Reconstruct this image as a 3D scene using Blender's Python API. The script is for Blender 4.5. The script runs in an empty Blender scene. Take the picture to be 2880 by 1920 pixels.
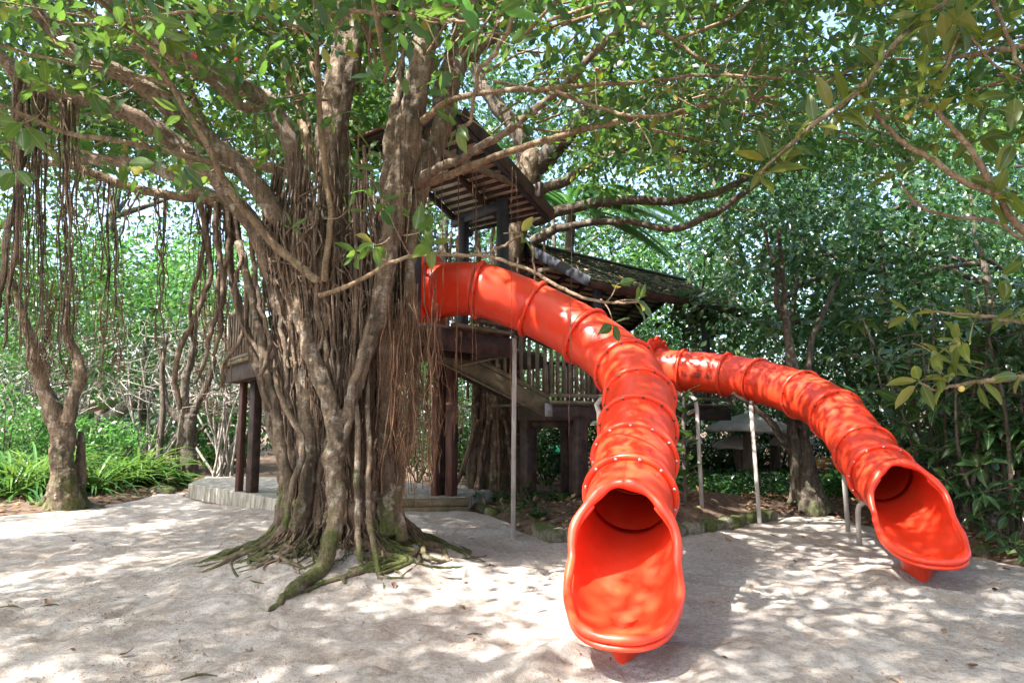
import bpy, math, random
import numpy as np
from mathutils import Vector, Matrix, Quaternion

# ------------------------------------------------------------------ camera, sky, sun, exposure
sc = bpy.context.scene
COL = sc.collection
CAM_H = 1.70
F_PX = 1920.0                      # 24 mm on a 36 mm wide frame, photograph 2880 x 1920
PITCH = math.atan(220.0 / F_PX)

cam_d = bpy.data.cameras.new("camera")
cam_d.lens = 24.0
cam_d.sensor_width = 36.0
cam_d.clip_end = 600.0
cam_d.clip_start = 0.05
cam = bpy.data.objects.new("camera", cam_d)
COL.objects.link(cam)
cam.location = (0, 0, CAM_H)
cam.rotation_euler = (math.pi / 2 + PITCH, 0, 0)
sc.camera = cam

SUN = Vector((-0.47, -0.36, 0.80)).normalized()     # towards the sun
KX, KY = -SUN.x / SUN.z, -SUN.y / SUN.z
SUN_EL = math.asin(SUN.z)
SUN_ROT = math.atan2(SUN.x, SUN.y)
world = bpy.data.worlds.new("World")
sc.world = world
world.use_nodes = True
wn = world.node_tree
for n in list(wn.nodes):
    wn.nodes.remove(n)
w_out = wn.nodes.new("ShaderNodeOutputWorld")
w_bg = wn.nodes.new("ShaderNodeBackground")
w_sky = wn.nodes.new("ShaderNodeTexSky")
w_sky.sky_type = 'NISHITA'
w_sky.sun_disc = False
w_sky.sun_elevation = SUN_EL
w_sky.sun_rotation = SUN_ROT
w_sky.air_density = 1.0
w_sky.dust_density = 4.0
w_sky.ozone_density = 1.0
w_bg.inputs["Strength"].default_value = 0.15
wn.links.new(w_sky.outputs[0], w_bg.inputs["Color"])
wn.links.new(w_bg.outputs[0], w_out.inputs["Surface"])

sun_d = bpy.data.lights.new("sun", 'SUN')
sun_d.energy = 5.0
sun_d.angle = math.radians(0.6)
sun_d.color = (1.0, 0.965, 0.915)
sun_o = bpy.data.objects.new("sun", sun_d)
COL.objects.link(sun_o)
sun_o.location = (-20, -8, 40)
sun_o.rotation_euler = (-SUN).to_track_quat('-Z', 'Y').to_euler()

vs = sc.view_settings
vs.view_transform = 'Standard'
vs.look = 'None'
vs.exposure = 2.2
vs.gamma = 1.0
vs.use_curve_mapping = False
sc.render.engine = 'CYCLES'
cy = sc.cycles
cy.max_bounces = 6
cy.diffuse_bounces = 2
cy.glossy_bounces = 2
cy.transmission_bounces = 4
cy.transparent_max_bounces = 4
cy.caustics_reflective = False
cy.caustics_refractive = False
cy.use_denoising = True
cy.sample_clamp_indirect = 6.0

rng = np.random.default_rng(7)
random.seed(7)

# ------------------------------------------------------------------ pixel helpers (photograph pixels -> metres)
CP, SP = math.cos(PITCH), math.sin(PITCH)

def ray(px, py):
    u = (px - 1440.0) / F_PX
    v = (960.0 - py) / F_PX
    return np.array([u, CP - SP * v, SP + CP * v])

def P(px, py, Y):
    d = ray(px, py)
    return np.array([0, 0, CAM_H]) + d * (Y / d[1])

def G(px, py, z=0.0):
    d = ray(px, py)
    return np.array([0, 0, CAM_H]) + d * ((z - CAM_H) / d[2])

# ------------------------------------------------------------------ noise
def vnoise(x, y, seed=0):
    x = np.asarray(x, float); y = np.asarray(y, float)
    xi = np.floor(x).astype(np.int64); yi = np.floor(y).astype(np.int64)
    fx = x - xi; fy = y - yi
    fx = fx * fx * (3 - 2 * fx); fy = fy * fy * (3 - 2 * fy)
    def h(a, b):
        n = (a * 374761393 + b * 668265263 + seed * 982451653) & 0x7fffffff
        n = ((n ^ (n >> 13)) * 1274126177) & 0x7fffffff
        n = n ^ (n >> 16)
        return (n & 0xffff) / 65535.0
    return (h(xi, yi) * (1 - fx) * (1 - fy) + h(xi + 1, yi) * fx * (1 - fy)
            + h(xi, yi + 1) * (1 - fx) * fy + h(xi + 1, yi + 1) * fx * fy)

def fbm(x, y, oct=4, seed=0):
    s = 0.0; a = 0.5
    for k in range(oct):
        s = s + a * (vnoise(x * 2 ** k, y * 2 ** k, seed + k) - 0.5)
        a *= 0.5
    return s

# ------------------------------------------------------------------ materials
def newmat(name):
    m = bpy.data.materials.new(name)
    m.use_nodes = True
    nt = m.node_tree
    b = nt.nodes["Principled BSDF"]
    return m, nt, b

def node(nt, t, **kw):
    n = nt.nodes.new(t)
    for k, v in kw.items():
        if k in n.inputs:
            n.inputs[k].default_value = v
        else:
            setattr(n, k, v)
    return n

def ramp(nt, fac, stops, interp='LINEAR'):
    r = nt.nodes.new("ShaderNodeValToRGB")
    r.color_ramp.interpolation = interp
    els = r.color_ramp.elements
    while len(els) > 1:
        els.remove(els[-1])
    els[0].position = stops[0][0]; els[0].color = (*stops[0][1], 1)
    for p, c in stops[1:]:
        e = els.new(p); e.color = (*c, 1)
    nt.links.new(fac, r.inputs[0])
    return r.outputs[0]

def mixc(nt, fac, a, b, mode='MIX'):
    n = nt.nodes.new("ShaderNodeMix")
    n.data_type = 'RGBA'; n.blend_type = mode
    for s, v in ((n.inputs[0], fac), (n.inputs[6], a), (n.inputs[7], b)):
        if isinstance(v, (int, float)):
            s.default_value = v
        elif isinstance(v, tuple):
            s.default_value = (*v, 1)
        else:
            nt.links.new(v, s)
    return n.outputs[2]

def math_n(nt, op, a, b=0.0, clamp=False):
    n = nt.nodes.new("ShaderNodeMath"); n.operation = op; n.use_clamp = clamp
    for i, v in enumerate((a, b)):
        if isinstance(v, (int, float)):
            n.inputs[i].default_value = v
        else:
            nt.links.new(v, n.inputs[i])
    return n.outputs[0]

def noise(nt, scale, detail=4.0, rough=0.55, vec=None, mapping=None):
    n = nt.nodes.new("ShaderNodeTexNoise")
    n.inputs["Scale"].default_value = scale
    n.inputs["Detail"].default_value = detail
    n.inputs["Roughness"].default_value = rough
    if vec is None:
        g = nt.nodes.new("ShaderNodeNewGeometry")
        vec = g.outputs["Position"]
    if mapping is not None:
        mp = nt.nodes.new("ShaderNodeMapping")
        mp.inputs["Scale"].default_value = mapping
        nt.links.new(vec, mp.inputs[0]); vec = mp.outputs[0]
    nt.links.new(vec, n.inputs["Vector"])
    return n.outputs["Fac"]

def bump(nt, b, h, strength=0.4, dist=0.02):
    n = nt.nodes.new("ShaderNodeBump")
    n.inputs["Strength"].default_value = strength
    n.inputs["Distance"].default_value = dist
    nt.links.new(h, n.inputs["Height"])
    nt.links.new(n.outputs[0], b.inputs["Normal"])

def rnd(nt):
    g = nt.nodes.new("ShaderNodeNewGeometry")
    o = nt.nodes.new("ShaderNodeObjectInfo")
    s = math_n(nt, 'ADD', g.outputs["Random Per Island"], o.outputs["Random"])
    return math_n(nt, 'FRACT', s)

def leaf_mat(name, stops, transl=0.35, tcol=(0.30, 0.42, 0.05), rough=0.38, veins=False, spec=0.5, tmix=0.6):
    m, nt, b = newmat(name)
    r = rnd(nt)
    c = ramp(nt, r, stops)
    if veins:
        tc = node(nt, "ShaderNodeTexCoord")
        sx = node(nt, "ShaderNodeSeparateXYZ")
        nt.links.new(tc.outputs["Object"], sx.inputs[0])
        ay = math_n(nt, 'ABSOLUTE', sx.outputs[1])
        mid = math_n(nt, 'LESS_THAN', ay, 0.011)
        t = math_n(nt, 'SUBTRACT', math_n(nt, 'MULTIPLY', sx.outputs[0], 11.0), math_n(nt, 'MULTIPLY', ay, 9.0))
        vn = math_n(nt, 'LESS_THAN', math_n(nt, 'FRACT', t), 0.10)
        v = math_n(nt, 'MAXIMUM', mid, math_n(nt, 'MULTIPLY', vn, 0.35))
        c = mixc(nt, math_n(nt, 'MULTIPLY', v, 0.6), c, (0.30, 0.34, 0.14))
    nz = noise(nt, 14.0, 2.0)
    c = mixc(nt, math_n(nt, 'MULTIPLY', nz, 0.25), c, (0.02, 0.03, 0.008), 'MULTIPLY')
    nt.links.new(c, b.inputs["Base Color"])
    b.inputs["Roughness"].default_value = rough
    b.inputs["Specular IOR Level"].default_value = spec
    tr = nt.nodes.new("ShaderNodeBsdfTranslucent")
    tcn = mixc(nt, tmix, c, tcol)
    nt.links.new(tcn, tr.inputs["Color"])
    mx = nt.nodes.new("ShaderNodeMixShader")
    mx.inputs[0].default_value = transl
    nt.links.new(b.outputs[0], mx.inputs[1]); nt.links.new(tr.outputs[0], mx.inputs[2])
    out = nt.nodes["Material Output"]
    nt.links.new(mx.outputs[0], out.inputs["Surface"])
    return m

M = {}
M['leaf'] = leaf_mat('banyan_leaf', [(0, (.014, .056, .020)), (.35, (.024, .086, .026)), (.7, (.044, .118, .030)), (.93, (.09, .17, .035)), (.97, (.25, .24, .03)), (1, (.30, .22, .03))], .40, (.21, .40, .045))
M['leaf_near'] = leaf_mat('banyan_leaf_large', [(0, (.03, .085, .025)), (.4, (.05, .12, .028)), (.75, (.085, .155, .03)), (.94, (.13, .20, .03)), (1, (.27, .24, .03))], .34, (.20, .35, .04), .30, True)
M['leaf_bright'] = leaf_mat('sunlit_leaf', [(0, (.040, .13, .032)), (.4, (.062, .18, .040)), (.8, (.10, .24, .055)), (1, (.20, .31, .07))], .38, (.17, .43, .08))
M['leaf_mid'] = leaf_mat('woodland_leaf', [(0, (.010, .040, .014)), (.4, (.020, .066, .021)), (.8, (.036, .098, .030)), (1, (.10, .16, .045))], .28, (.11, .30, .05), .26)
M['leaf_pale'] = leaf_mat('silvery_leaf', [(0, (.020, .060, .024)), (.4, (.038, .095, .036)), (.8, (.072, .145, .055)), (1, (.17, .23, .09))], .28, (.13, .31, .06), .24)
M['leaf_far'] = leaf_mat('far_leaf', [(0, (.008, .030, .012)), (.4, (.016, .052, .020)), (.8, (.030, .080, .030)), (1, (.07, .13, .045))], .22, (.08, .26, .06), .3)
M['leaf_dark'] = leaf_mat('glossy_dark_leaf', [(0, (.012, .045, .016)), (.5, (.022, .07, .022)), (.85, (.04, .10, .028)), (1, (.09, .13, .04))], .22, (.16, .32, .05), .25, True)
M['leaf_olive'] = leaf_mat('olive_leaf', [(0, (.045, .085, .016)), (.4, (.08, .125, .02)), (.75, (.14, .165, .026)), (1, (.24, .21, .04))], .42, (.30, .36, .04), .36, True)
M['strap'] = leaf_mat('strap_leaf', [(0, (.03, .10, .03)), (.5, (.05, .15, .035)), (.85, (.09, .20, .05)), (1, (.18, .26, .07))], .30, (.26, .42, .06), .27)
M['grass'] = leaf_mat('grass_blade', [(0, (.04, .12, .02)), (.5, (.07, .18, .025)), (1, (.14, .26, .04))], .35, (.3, .46, .05), .35)
M['dryleaf'] = leaf_mat('dry_leaf', [(0, (.10, .045, .022)), (.4, (.19, .10, .05)), (.75, (.30, .17, .09)), (.95, (.38, .26, .15)), (1, (.42, .30, .06))], .08, (.3, .18, .06), .6)

def bark(name, c1, c2, pale, moss=0.5, zfade=2.0, bs=26.0, pale_amt=.62):
    m, nt, b = newmat(name)
    n1 = noise(nt, 3.0, 6.0, .6, mapping=(1, 1, .45))
    c = ramp(nt, n1, [(.30, c1), (.52, c2), (.72, tuple(min(1, x * 1.25) for x in c2))])
    n2 = noise(nt, 7.5, 3.0, .5)
    c = mixc(nt, math_n(nt, 'MULTIPLY', ramp(nt, n2, [(.56, (0, 0, 0)), (.64, (1, 1, 1))]), pale_amt), c, pale)
    n5 = noise(nt, 28.0, 4.0, .7, mapping=(1, 1, 2.2))
    c = mixc(nt, math_n(nt, 'MULTIPLY', ramp(nt, n5, [(.48, (0, 0, 0)), (.66, (1, 1, 1))]), .6), c, tuple(x * .4 for x in c1))
    n6 = noise(nt, 22.0, 4.0, .65, mapping=(1, 1, .10))
    c = mixc(nt, math_n(nt, 'MULTIPLY', ramp(nt, n6, [(.46, (0, 0, 0)), (.62, (1, 1, 1))]), .55), c, tuple(x * .5 for x in c1))
    if moss > 0:
        g = nt.nodes.new("ShaderNodeNewGeometry")
        s = nt.nodes.new("ShaderNodeSeparateXYZ"); nt.links.new(g.outputs["Position"], s.inputs[0])
        mr = nt.nodes.new("ShaderNodeMapRange")
        mr.inputs[1].default_value = .1; mr.inputs[2].default_value = zfade
        mr.inputs[3].default_value = .25; mr.inputs[4].default_value = .0
        nt.links.new(s.outputs[2], mr.inputs[0])
        sn = nt.nodes.new("ShaderNodeSeparateXYZ"); nt.links.new(g.outputs["Normal"], sn.inputs[0])
        n3 = noise(nt, 2.6, 5.0, .62)
        t = math_n(nt, 'ADD', n3, mr.outputs[0])
        t = math_n(nt, 'ADD', t, math_n(nt, 'MULTIPLY', sn.outputs[2], .13))
        n4 = noise(nt, 40.0, 3.0)
        t = math_n(nt, 'ADD', t, math_n(nt, 'MULTIPLY', n4, .30))
        mk = ramp(nt, t, [(.84, (0, 0, 0)), (1.0, (1, 1, 1))])
        mc = ramp(nt, n4, [(.3, (.028, .036, .010)), (.5, (.058, .078, .016)), (.75, (.12, .14, .030))])
        c = mixc(nt, math_n(nt, 'MULTIPLY', mk, moss), c, mc)
    nt.links.new(c, b.inputs["Base Color"])
    b.inputs["Roughness"].default_value = .85
    b.inputs["Specular IOR Level"].default_value = .25
    h = math_n(nt, 'ADD', noise(nt, bs, 5.0, .65, mapping=(1, 1, .5)), math_n(nt, 'MULTIPLY', n5, .6))
    h = math_n(nt, 'SUBTRACT', h, n6)
    bump(nt, b, h, .85, .03)
    return m
M['bark'] = bark('banyan_bark', (.050, .036, .025), (.205, .148, .100), (.43, .38, .30), .9, 2.0)
M['bark_root'] = bark('aerial_root_bark', (.046, .030, .021), (.180, .122, .082), (.33, .27, .20), .7, 1.1)
M['bark_tan'] = bark('limb_bark', (.085, .062, .042), (.225, .160, .112), (.46, .42, .35), .95, .3)
M['bark_grey'] = bark('woodland_bark', (.045, .036, .027), (.125, .098, .074), (.26, .23, .18), .6, 1.5)
M['twig'] = bark('twig_bark', (.13, .085, .05), (.27, .19, .12), (.36, .30, .20), 0)
M['fibre'] = bark('root_fibre', (.095, .048, .027), (.235, .130, .075), (.34, .23, .14), 0)
M['dead'] = bark('bare_twig', (.24, .21, .17), (.42, .38, .33), (.56, .52, .47), 0)  # pale twig colour, lightened as if in full sun

def plain(name, c1, c2, scale=4.0, rough=.6, bs=0, bstr=.3, spec=.4, mapping=None, metal=0.0):
    m, nt, b = newmat(name)
    n1 = noise(nt, scale, 5.0, .6, mapping=mapping)
    nt.links.new(ramp(nt, n1, [(.32, c1), (.68, c2)]), b.inputs["Base Color"])
    b.inputs["Roughness"].default_value = rough
    b.inputs["Specular IOR Level"].default_value = spec
    b.inputs["Metallic"].default_value = metal
    if bs:
        bump(nt, b, noise(nt, bs, 4.0, .6, mapping=mapping), bstr, .01)
    return m
M['timber'] = plain('dark_stained_timber', (.014, .009, .008), (.080, .046, .036), 5.0, .62, 60, .5, .35)
M['timber_red'] = plain('red_brown_timber', (.040, .016, .012), (.125, .055, .040), 5.0, .6, 60, .5, .35, (3, 3, .5))
M['timber_blue'] = plain('blue_black_painted_timber', (.018, .019, .026), (.044, .046, .062), 3.0, .55, 50, .2, .4)
M['timber_grey'] = plain('weathered_grey_timber', (.10, .075, .055), (.24, .19, .14), 6.0, .8, 60, .4, .25)
M['sleeper'] = plain('mossy_sleeper_timber', (.075, .065, .035), (.20, .15, .10), 5.0, .85, 40, .5, .2)
M['batten'] = plain('roof_batten_timber', (.018, .012, .011), (.045, .03, .026), 6.0, .7)
M['board_pink'] = plain('pink_brown_ceiling_board', (.36, .23, .175), (.50, .34, .27), 8.0, .7)
M['board_pale'] = plain('pale_ceiling_board', (.50, .49, .39), (.64, .61, .50), 8.0, .7)
M['rusty'] = plain('rust_brown_roof_edge', (.10, .04, .025), (.19, .085, .055), 7.0, .8)
M['steel'] = plain('galvanised_post', (.34, .30, .27), (.50, .46, .42), 5.0, .45, 0, .2, .5)
M['bolt'] = plain('dark_bolt', (.06, .05, .05), (.18, .15, .14), 30.0, .4, 0, 0, .5, None, .6)
M['boltb'] = plain('bright_bolt', (.45, .40, .38), (.65, .6, .58), 30.0, .3, 0, 0, .5, None, .8)
M['plate'] = plain('galvanised_plate', (.22, .21, .22), (.36, .35, .36), 12.0, .5, 0, 0, .5, None, .4)
M['concrete'] = plain('weathered_concrete', (.13, .125, .085), (.46, .43, .38), 5.0, .9, 40, .4, .2, (2.2, 2.2, .35))
M['mush_cap'] = plain('grey_mushroom_render', (.38, .35, .33), (.62, .58, .56), 2.5, .8, 14, .5, .4)
M['mush_stem'] = plain('ribbed_mushroom_stem', (.105, .075, .058), (.25, .19, .155), 3.0, .85, 20, .6, .2, (6, 6, .6))
M['stone'] = bark('mossy_stone', (.13, .115, .085), (.30, .27, .21), (.40, .37, .31), .95, 1.0, 30)
M['binned'] = plain('green_painted_metal', (.012, .13, .075), (.02, .18, .10), 4.0, .4)
M['teal'] = plain('turquoise_plastic', (.10, .38, .40), (.15, .47, .48), 3.0, .4)
M['lattice'] = plain('dark_metal_lattice', (.02, .02, .02), (.05, .045, .04), 9.0, .5)
M['white'] = plain('white_paper', (.75, .75, .75), (.85, .85, .85), 9.0, .7)
M['orange'] = plain('orange_print', (.55, .20, .05), (.70, .30, .08), 9.0, .6)
M['fig'] = plain('red_fig', (.40, .02, .02), (.55, .05, .04), 20.0, .4)
M['nut'] = plain('ochre_fruit', (.40, .28, .07), (.55, .42, .12), 20.0, .4)

# red rotomoulded plastic, slightly faded and scuffed, with dirt smears
m, nt, b = newmat('red_slide_plastic')
n1 = noise(nt, 1.6, 5.0, .6)
c = ramp(nt, n1, [(.30, (.76, .040, .011)), (.55, (.82, .051, .016)), (.80, (.86, .085, .040))])
n2 = noise(nt, 22.0, 4.0, .75, mapping=(1, 1, 5))
c = mixc(nt, math_n(nt, 'MULTIPLY', ramp(nt, n2, [(.56, (0, 0, 0)), (.74, (1, 1, 1))]), .30), c, (.38, .06, .035))
n9 = noise(nt, 3.1, 6.0, .75)
c = mixc(nt, math_n(nt, 'MULTIPLY', ramp(nt, n9, [(.50, (0, 0, 0)), (.68, (1, 1, 1))]), .16), c, (.80, .24, .15))
n10 = noise(nt, 60.0, 3.0, .8, mapping=(1, .15, 1))
c = mixc(nt, math_n(nt, 'MULTIPLY', ramp(nt, n10, [(.60, (0, 0, 0)), (.74, (1, 1, 1))]), .34), c, (.45, .12, .08))
nt.links.new(c, b.inputs["Base Color"])
rr = ramp(nt, noise(nt, 9.0, 4.0, .6), [(.3, (.30, .30, .30)), (.7, (.44, .44, .44))])
nt.links.new(rr, b.inputs["Roughness"])
b.inputs["Specular IOR Level"].default_value = .5
b.inputs["Subsurface Weight"].default_value = .0
bump(nt, b, noise(nt, 5.0, 3.0, .5), .10, .02)
M['red'] = m
# the same plastic carrying a sooty scuff band (a stain with its own shape, in the section's own space)
m2 = m.copy(); m2.name = 'red_slide_plastic_scuffed'
nt = m2.node_tree; b = nt.nodes["Principled BSDF"]
old = b.inputs["Base Color"].links[0].from_socket
at = nt.nodes.new("ShaderNodeAttribute"); at.attribute_name = "scuff"
n3 = noise(nt, 26.0, 5.0, .8, mapping=(1, 1, .25))
k = math_n(nt, 'MULTIPLY', at.outputs["Fac"], ramp(nt, n3, [(.38, (0, 0, 0)), (.56, (1, 1, 1))]))
nt.links.new(mixc(nt, k, old, (.035, .022, .020)), b.inputs["Base Color"])
M['red_scuff'] = m2

# sand
m, nt, b = newmat('pale_sand')
n1 = noise(nt, .9, 6.0, .62)
c = ramp(nt, n1, [(.30, (.375, .342, .305)), (.50, (.488, .464, .434)), (.70, (.565, .545, .515))])
n2 = noise(nt, 16.0, 6.0, .75)
n7 = noise(nt, 1.7, 3.0, .6)
k7 = math_n(nt, 'ADD', n2, math_n(nt, 'MULTIPLY', n7, .45))
c = mixc(nt, math_n(nt, 'MULTIPLY', ramp(nt, k7, [(.66, (0, 0, 0)), (.80, (1, 1, 1))]), .75), c, (.27, .195, .135))
n3 = noise(nt, 170.0, 2.0, .6)
c = mixc(nt, .35, c, ramp(nt, n3, [(.35, (.26, .20, .15)), (.5, (.52, .45, .385)), (.7, (.72, .66, .60))]))
n4 = noise(nt, 52.0, 2.0, .5)
c = mixc(nt, math_n(nt, 'MULTIPLY', ramp(nt, n4, [(.66, (0, 0, 0)), (.70, (1, 1, 1))]), .55), c, (.10, .065, .045))
nt.links.new(c, b.inputs["Base Color"])
b.inputs["Roughness"].default_value = .95
b.inputs["Specular IOR Level"].default_value = .15
h = math_n(nt, 'ADD', math_n(nt, 'MULTIPLY', n2, .9), math_n(nt, 'MULTIPLY', n3, .22))
bump(nt, b, h, 1.0, .045)
M['sand'] = m
M['crumb'] = plain('damp_sand_crumb', (.20, .14, .095), (.42, .34, .27), 30.0, .95, 0, 0, .1)
M['soil'] = plain('leaf_mould_soil', (.055, .038, .028), (.17, .12, .085), 6.0, .95, 30, .9, .1)

# ------------------------------------------------------------------ object helpers
ORIGIN = {}

def tag(o, label, cat=None, group=None, kind=None):
    if label: o["label"] = label
    if cat: o["category"] = cat
    if group: o["group"] = group
    if kind: o["kind"] = kind
    return o

def thing(name, label, cat, loc=(0, 0, 0), group=None):
    o = bpy.data.objects.new(name, None)
    o.empty_display_size = .2
    COL.objects.link(o)
    o.location = Vector(loc)
    ORIGIN[o.name] = Vector(loc)
    tag(o, label, cat, group)
    return o

def put(o, parent):
    if parent is not None:
        o.parent = parent
        if parent.name in ORIGIN:
            o.matrix_parent_inverse = Matrix.Translation(-ORIGIN[parent.name])
    return o

def obj(name, me, parent=None, mat=None):
    o = bpy.data.objects.new(name, me)
    COL.objects.link(o)
    if mat is not None and not me.materials:
        me.materials.append(M[mat] if isinstance(mat, str) else mat)
    return put(o, parent)

def mesh(name, V, F, smooth=False):
    """V (n,3); F array (m,k) of one polygon size or a list of faces"""
    me = bpy.data.meshes.new(name)
    if isinstance(F, np.ndarray):
        V = np.ascontiguousarray(V, dtype=np.float32)
        k = F.shape[1]
        me.vertices.add(len(V)); me.vertices.foreach_set("co", V.ravel())
        me.loops.add(F.size); me.loops.foreach_set("vertex_index", F.astype(np.int32).ravel())
        me.polygons.add(len(F))
        me.polygons.foreach_set("loop_start", np.arange(0, F.size, k, dtype=np.int32))
        me.polygons.foreach_set("loop_total", np.full(len(F), k, dtype=np.int32))
        me.update(calc_edges=True)
    else:
        me.from_pydata([tuple(map(float, v)) for v in V], [], F)
        me.update()
    if smooth:
        me.polygons.foreach_set("use_smooth", np.ones(len(me.polygons), dtype=bool))
    return me

def mk(name, V, F, mat, parent=None, smooth=False):
    return obj(name, mesh(name, V, F, smooth), parent, mat)

def join(parts):
    """list of (V,F arrays of equal k) -> one"""
    Vs, Fs, o = [], [], 0
    for V, F in parts:
        Vs.append(V); Fs.append(F + o); o += len(V)
    return np.concatenate(Vs), np.concatenate(Fs)

def catmull(pts, per=8):
    pts = np.asarray(pts, float)
    if len(pts) < 3:
        t = np.linspace(0, 1, per + 1)[:, None]
        return pts[0] * (1 - t) + pts[-1] * t
    p = np.vstack([2 * pts[0] - pts[1], pts, 2 * pts[-1] - pts[-2]])
    out = []
    t = np.linspace(0, 1, per, endpoint=False)[:, None]
    for i in range(1, len(p) - 2):
        a, b_, c_, d = p[i - 1], p[i], p[i + 1], p[i + 2]
        out.append(.5 * (2 * b_ + (c_ - a) * t + (2 * a - 5 * b_ + 4 * c_ - d) * t ** 2 + (3 * b_ - a - 3 * c_ + d) * t ** 3))
    out.append(pts[-1:])
    return np.concatenate(out)

def frames(pts):
    T = np.gradient(pts, axis=0)
    T /= np.linalg.norm(T, axis=1)[:, None] + 1e-9
    N = np.zeros_like(T)
    ref = np.array([0, 0, 1.0]) if abs(T[0][2]) < .9 else np.array([0, 1.0, 0])
    n = np.cross(T[0], ref); n /= np.linalg.norm(n)
    for i in range(len(T)):
        n = n - T[i] * n.dot(T[i]); n /= np.linalg.norm(n) + 1e-9
        N[i] = n
    B = np.cross(T, N)
    return T, N, B

def tube(pts, rad, n=8, lump=0.0, per=0, wig=0.0):
    """swept tube as quads (tri caps are pinched rings)"""
    pts = np.asarray(pts, float)
    rad = np.broadcast_to(np.asarray(rad, float), (len(pts),)).copy()
    if per:
        P4 = catmull(np.hstack([pts, rad[:, None]]), per)
        pts, rad = P4[:, :3], np.maximum(P4[:, 3], .0012)
    if wig:
        k = len(pts)
        w = np.cumsum(rng.normal(0, 1, (k, 3)), 0)
        w -= np.linspace(0, 1, k)[:, None] * (w[-1] - w[0]) + w[0]
        pts = pts + w * wig / math.sqrt(k)
    T, N, B = frames(pts)
    a = np.linspace(0, 2 * math.pi, n, endpoint=False)
    R = rad[:, None] * np.ones((1, n))
    if lump:
        L = np.concatenate([[0], np.cumsum(np.linalg.norm(np.diff(pts, axis=0), axis=1))])
        for k in range(3):
            f = rng.uniform(1.5, 5.5) / max(.08, rad.mean() * 4); ph = rng.uniform(0, 6.28); m_ = rng.integers(1, 4)
            R = R * (1 + lump * .5 * np.sin(f * L[:, None] + m_ * a[None] + ph))
    V = pts[:, None] + R[..., None] * (np.cos(a)[None, :, None] * N[:, None] + np.sin(a)[None, :, None] * B[:, None])
    V = V.reshape(-1, 3)
    m_ = len(pts)
    i = np.arange(m_ - 1)[:, None] * n; j = np.arange(n)[None]; jn = (j + 1) % n
    F = np.stack([i + j, i + jn, i + n + jn, i + n + j], -1).reshape(-1, 4)
    # end caps: fan of quads to a centre vertex
    c0, c1 = len(V), len(V) + 1
    V = np.vstack([V, pts[0] - T[0] * rad[0] * .3, pts[-1] + T[-1] * rad[-1] * .5])
    ca, cb = [], []
    for q in range(0, n, 2):
        ca.append([c0, (q + 2) % n, (q + 1) % n, q])
        s = (m_ - 1) * n
        cb.append([c1, s + q, s + (q + 1) % n, s + (q + 2) % n])
    if n % 2 == 0:
        F = np.concatenate([F, np.array(ca), np.array(cb)])
    return V, F

BOXF = np.array([[0, 3, 2, 1], [4, 5, 6, 7], [0, 1, 5, 4], [1, 2, 6, 5], [2, 3, 7, 6], [3, 0, 4, 7]])

def box(c, ax, ay, az, sx, sy, sz):
    """box with centre c, unit axes, full sizes"""
    c, ax, ay, az = (np.asarray(v, float) for v in (c, ax, ay, az))
    V = []
    for z in (-.5, .5):
        for x, y in ((-.5, -.5), (.5, -.5), (.5, .5), (-.5, .5)):
            V.append(c + ax * sx * x + ay * sy * y + az * sz * z)
    return np.array(V), BOXF.copy()

def beam(a, b_, w, h, up=(0, 0, 1)):
    """box from a to b; w across, h along up-ish"""
    a, b_ = np.asarray(a, float), np.asarray(b_, float)
    d = b_ - a; L = np.linalg.norm(d); d = d / L
    s = np.cross(d, np.asarray(up, float)); s /= np.linalg.norm(s)
    u = np.cross(s, d)
    return box((a + b_) / 2, d, s, u, L, w, h)

def bevel(o, w=.008, seg=2):
    md = o.modifiers.new("bevel", 'BEVEL'); md.width = w; md.segments = seg; md.limit_method = 'ANGLE'
    return o

def mkbox(name, vf, mat, parent, bv=.006):
    o = mk(name, vf[0], vf[1], mat, parent)
    if bv: bevel(o, bv, 1)
    return o

# leaves -----------------------------------------------------------
T8 = (np.array([(0, 0, 0), (.28, .19, .03), (.28, 0, 0), (.28, -.19, .03), (.68, .20, .015), (.68, 0, -.02), (.68, -.20, .015), (1, 0, -.08)]),
      np.array([(0, 2, 1), (0, 3, 2), (1, 2, 5), (1, 5, 4), (2, 3, 6), (2, 6, 5), (4, 5, 7), (5, 6, 7)]))
T4 = (np.array([(0, 0, 0), (.48, .25, .03), (.48, 0, -.01), (.48, -.25, .03), (1, 0, -.06)]),
      np.array([(0, 2, 1), (0, 3, 2), (1, 2, 4), (2, 3, 4)]))
T2 = (np.array([(0, 0, 0), (.5, .27, .03), (.5, -.27, .03), (1, 0, -.05)]), np.array([(0, 2, 1), (1, 2, 3)]))

def unit(v):
    return v / (np.linalg.norm(v, axis=-1, keepdims=True) + 1e-9)

def leaf_batch(pos, axis, nrm, size, tmpl, wr=1.0):
    tv, tf = tmpl
    axis = unit(axis)
    side = unit(np.cross(nrm, axis))
    nn = np.cross(axis, side)
    s = np.asarray(size)[:, None, None]
    V = pos[:, None] + s * (tv[None, :, 0:1] * axis[:, None] + tv[None, :, 1:2] * wr * side[:, None] + tv[None, :, 2:3] * nn[:, None])
    F = tf[None] + (np.arange(len(pos)) * len(tv))[:, None, None]
    return V.reshape(-1, 3), F.reshape(-1, 3)

def rand_unit(n):
    return unit(rng.normal(0, 1, (n, 3)))

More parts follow.
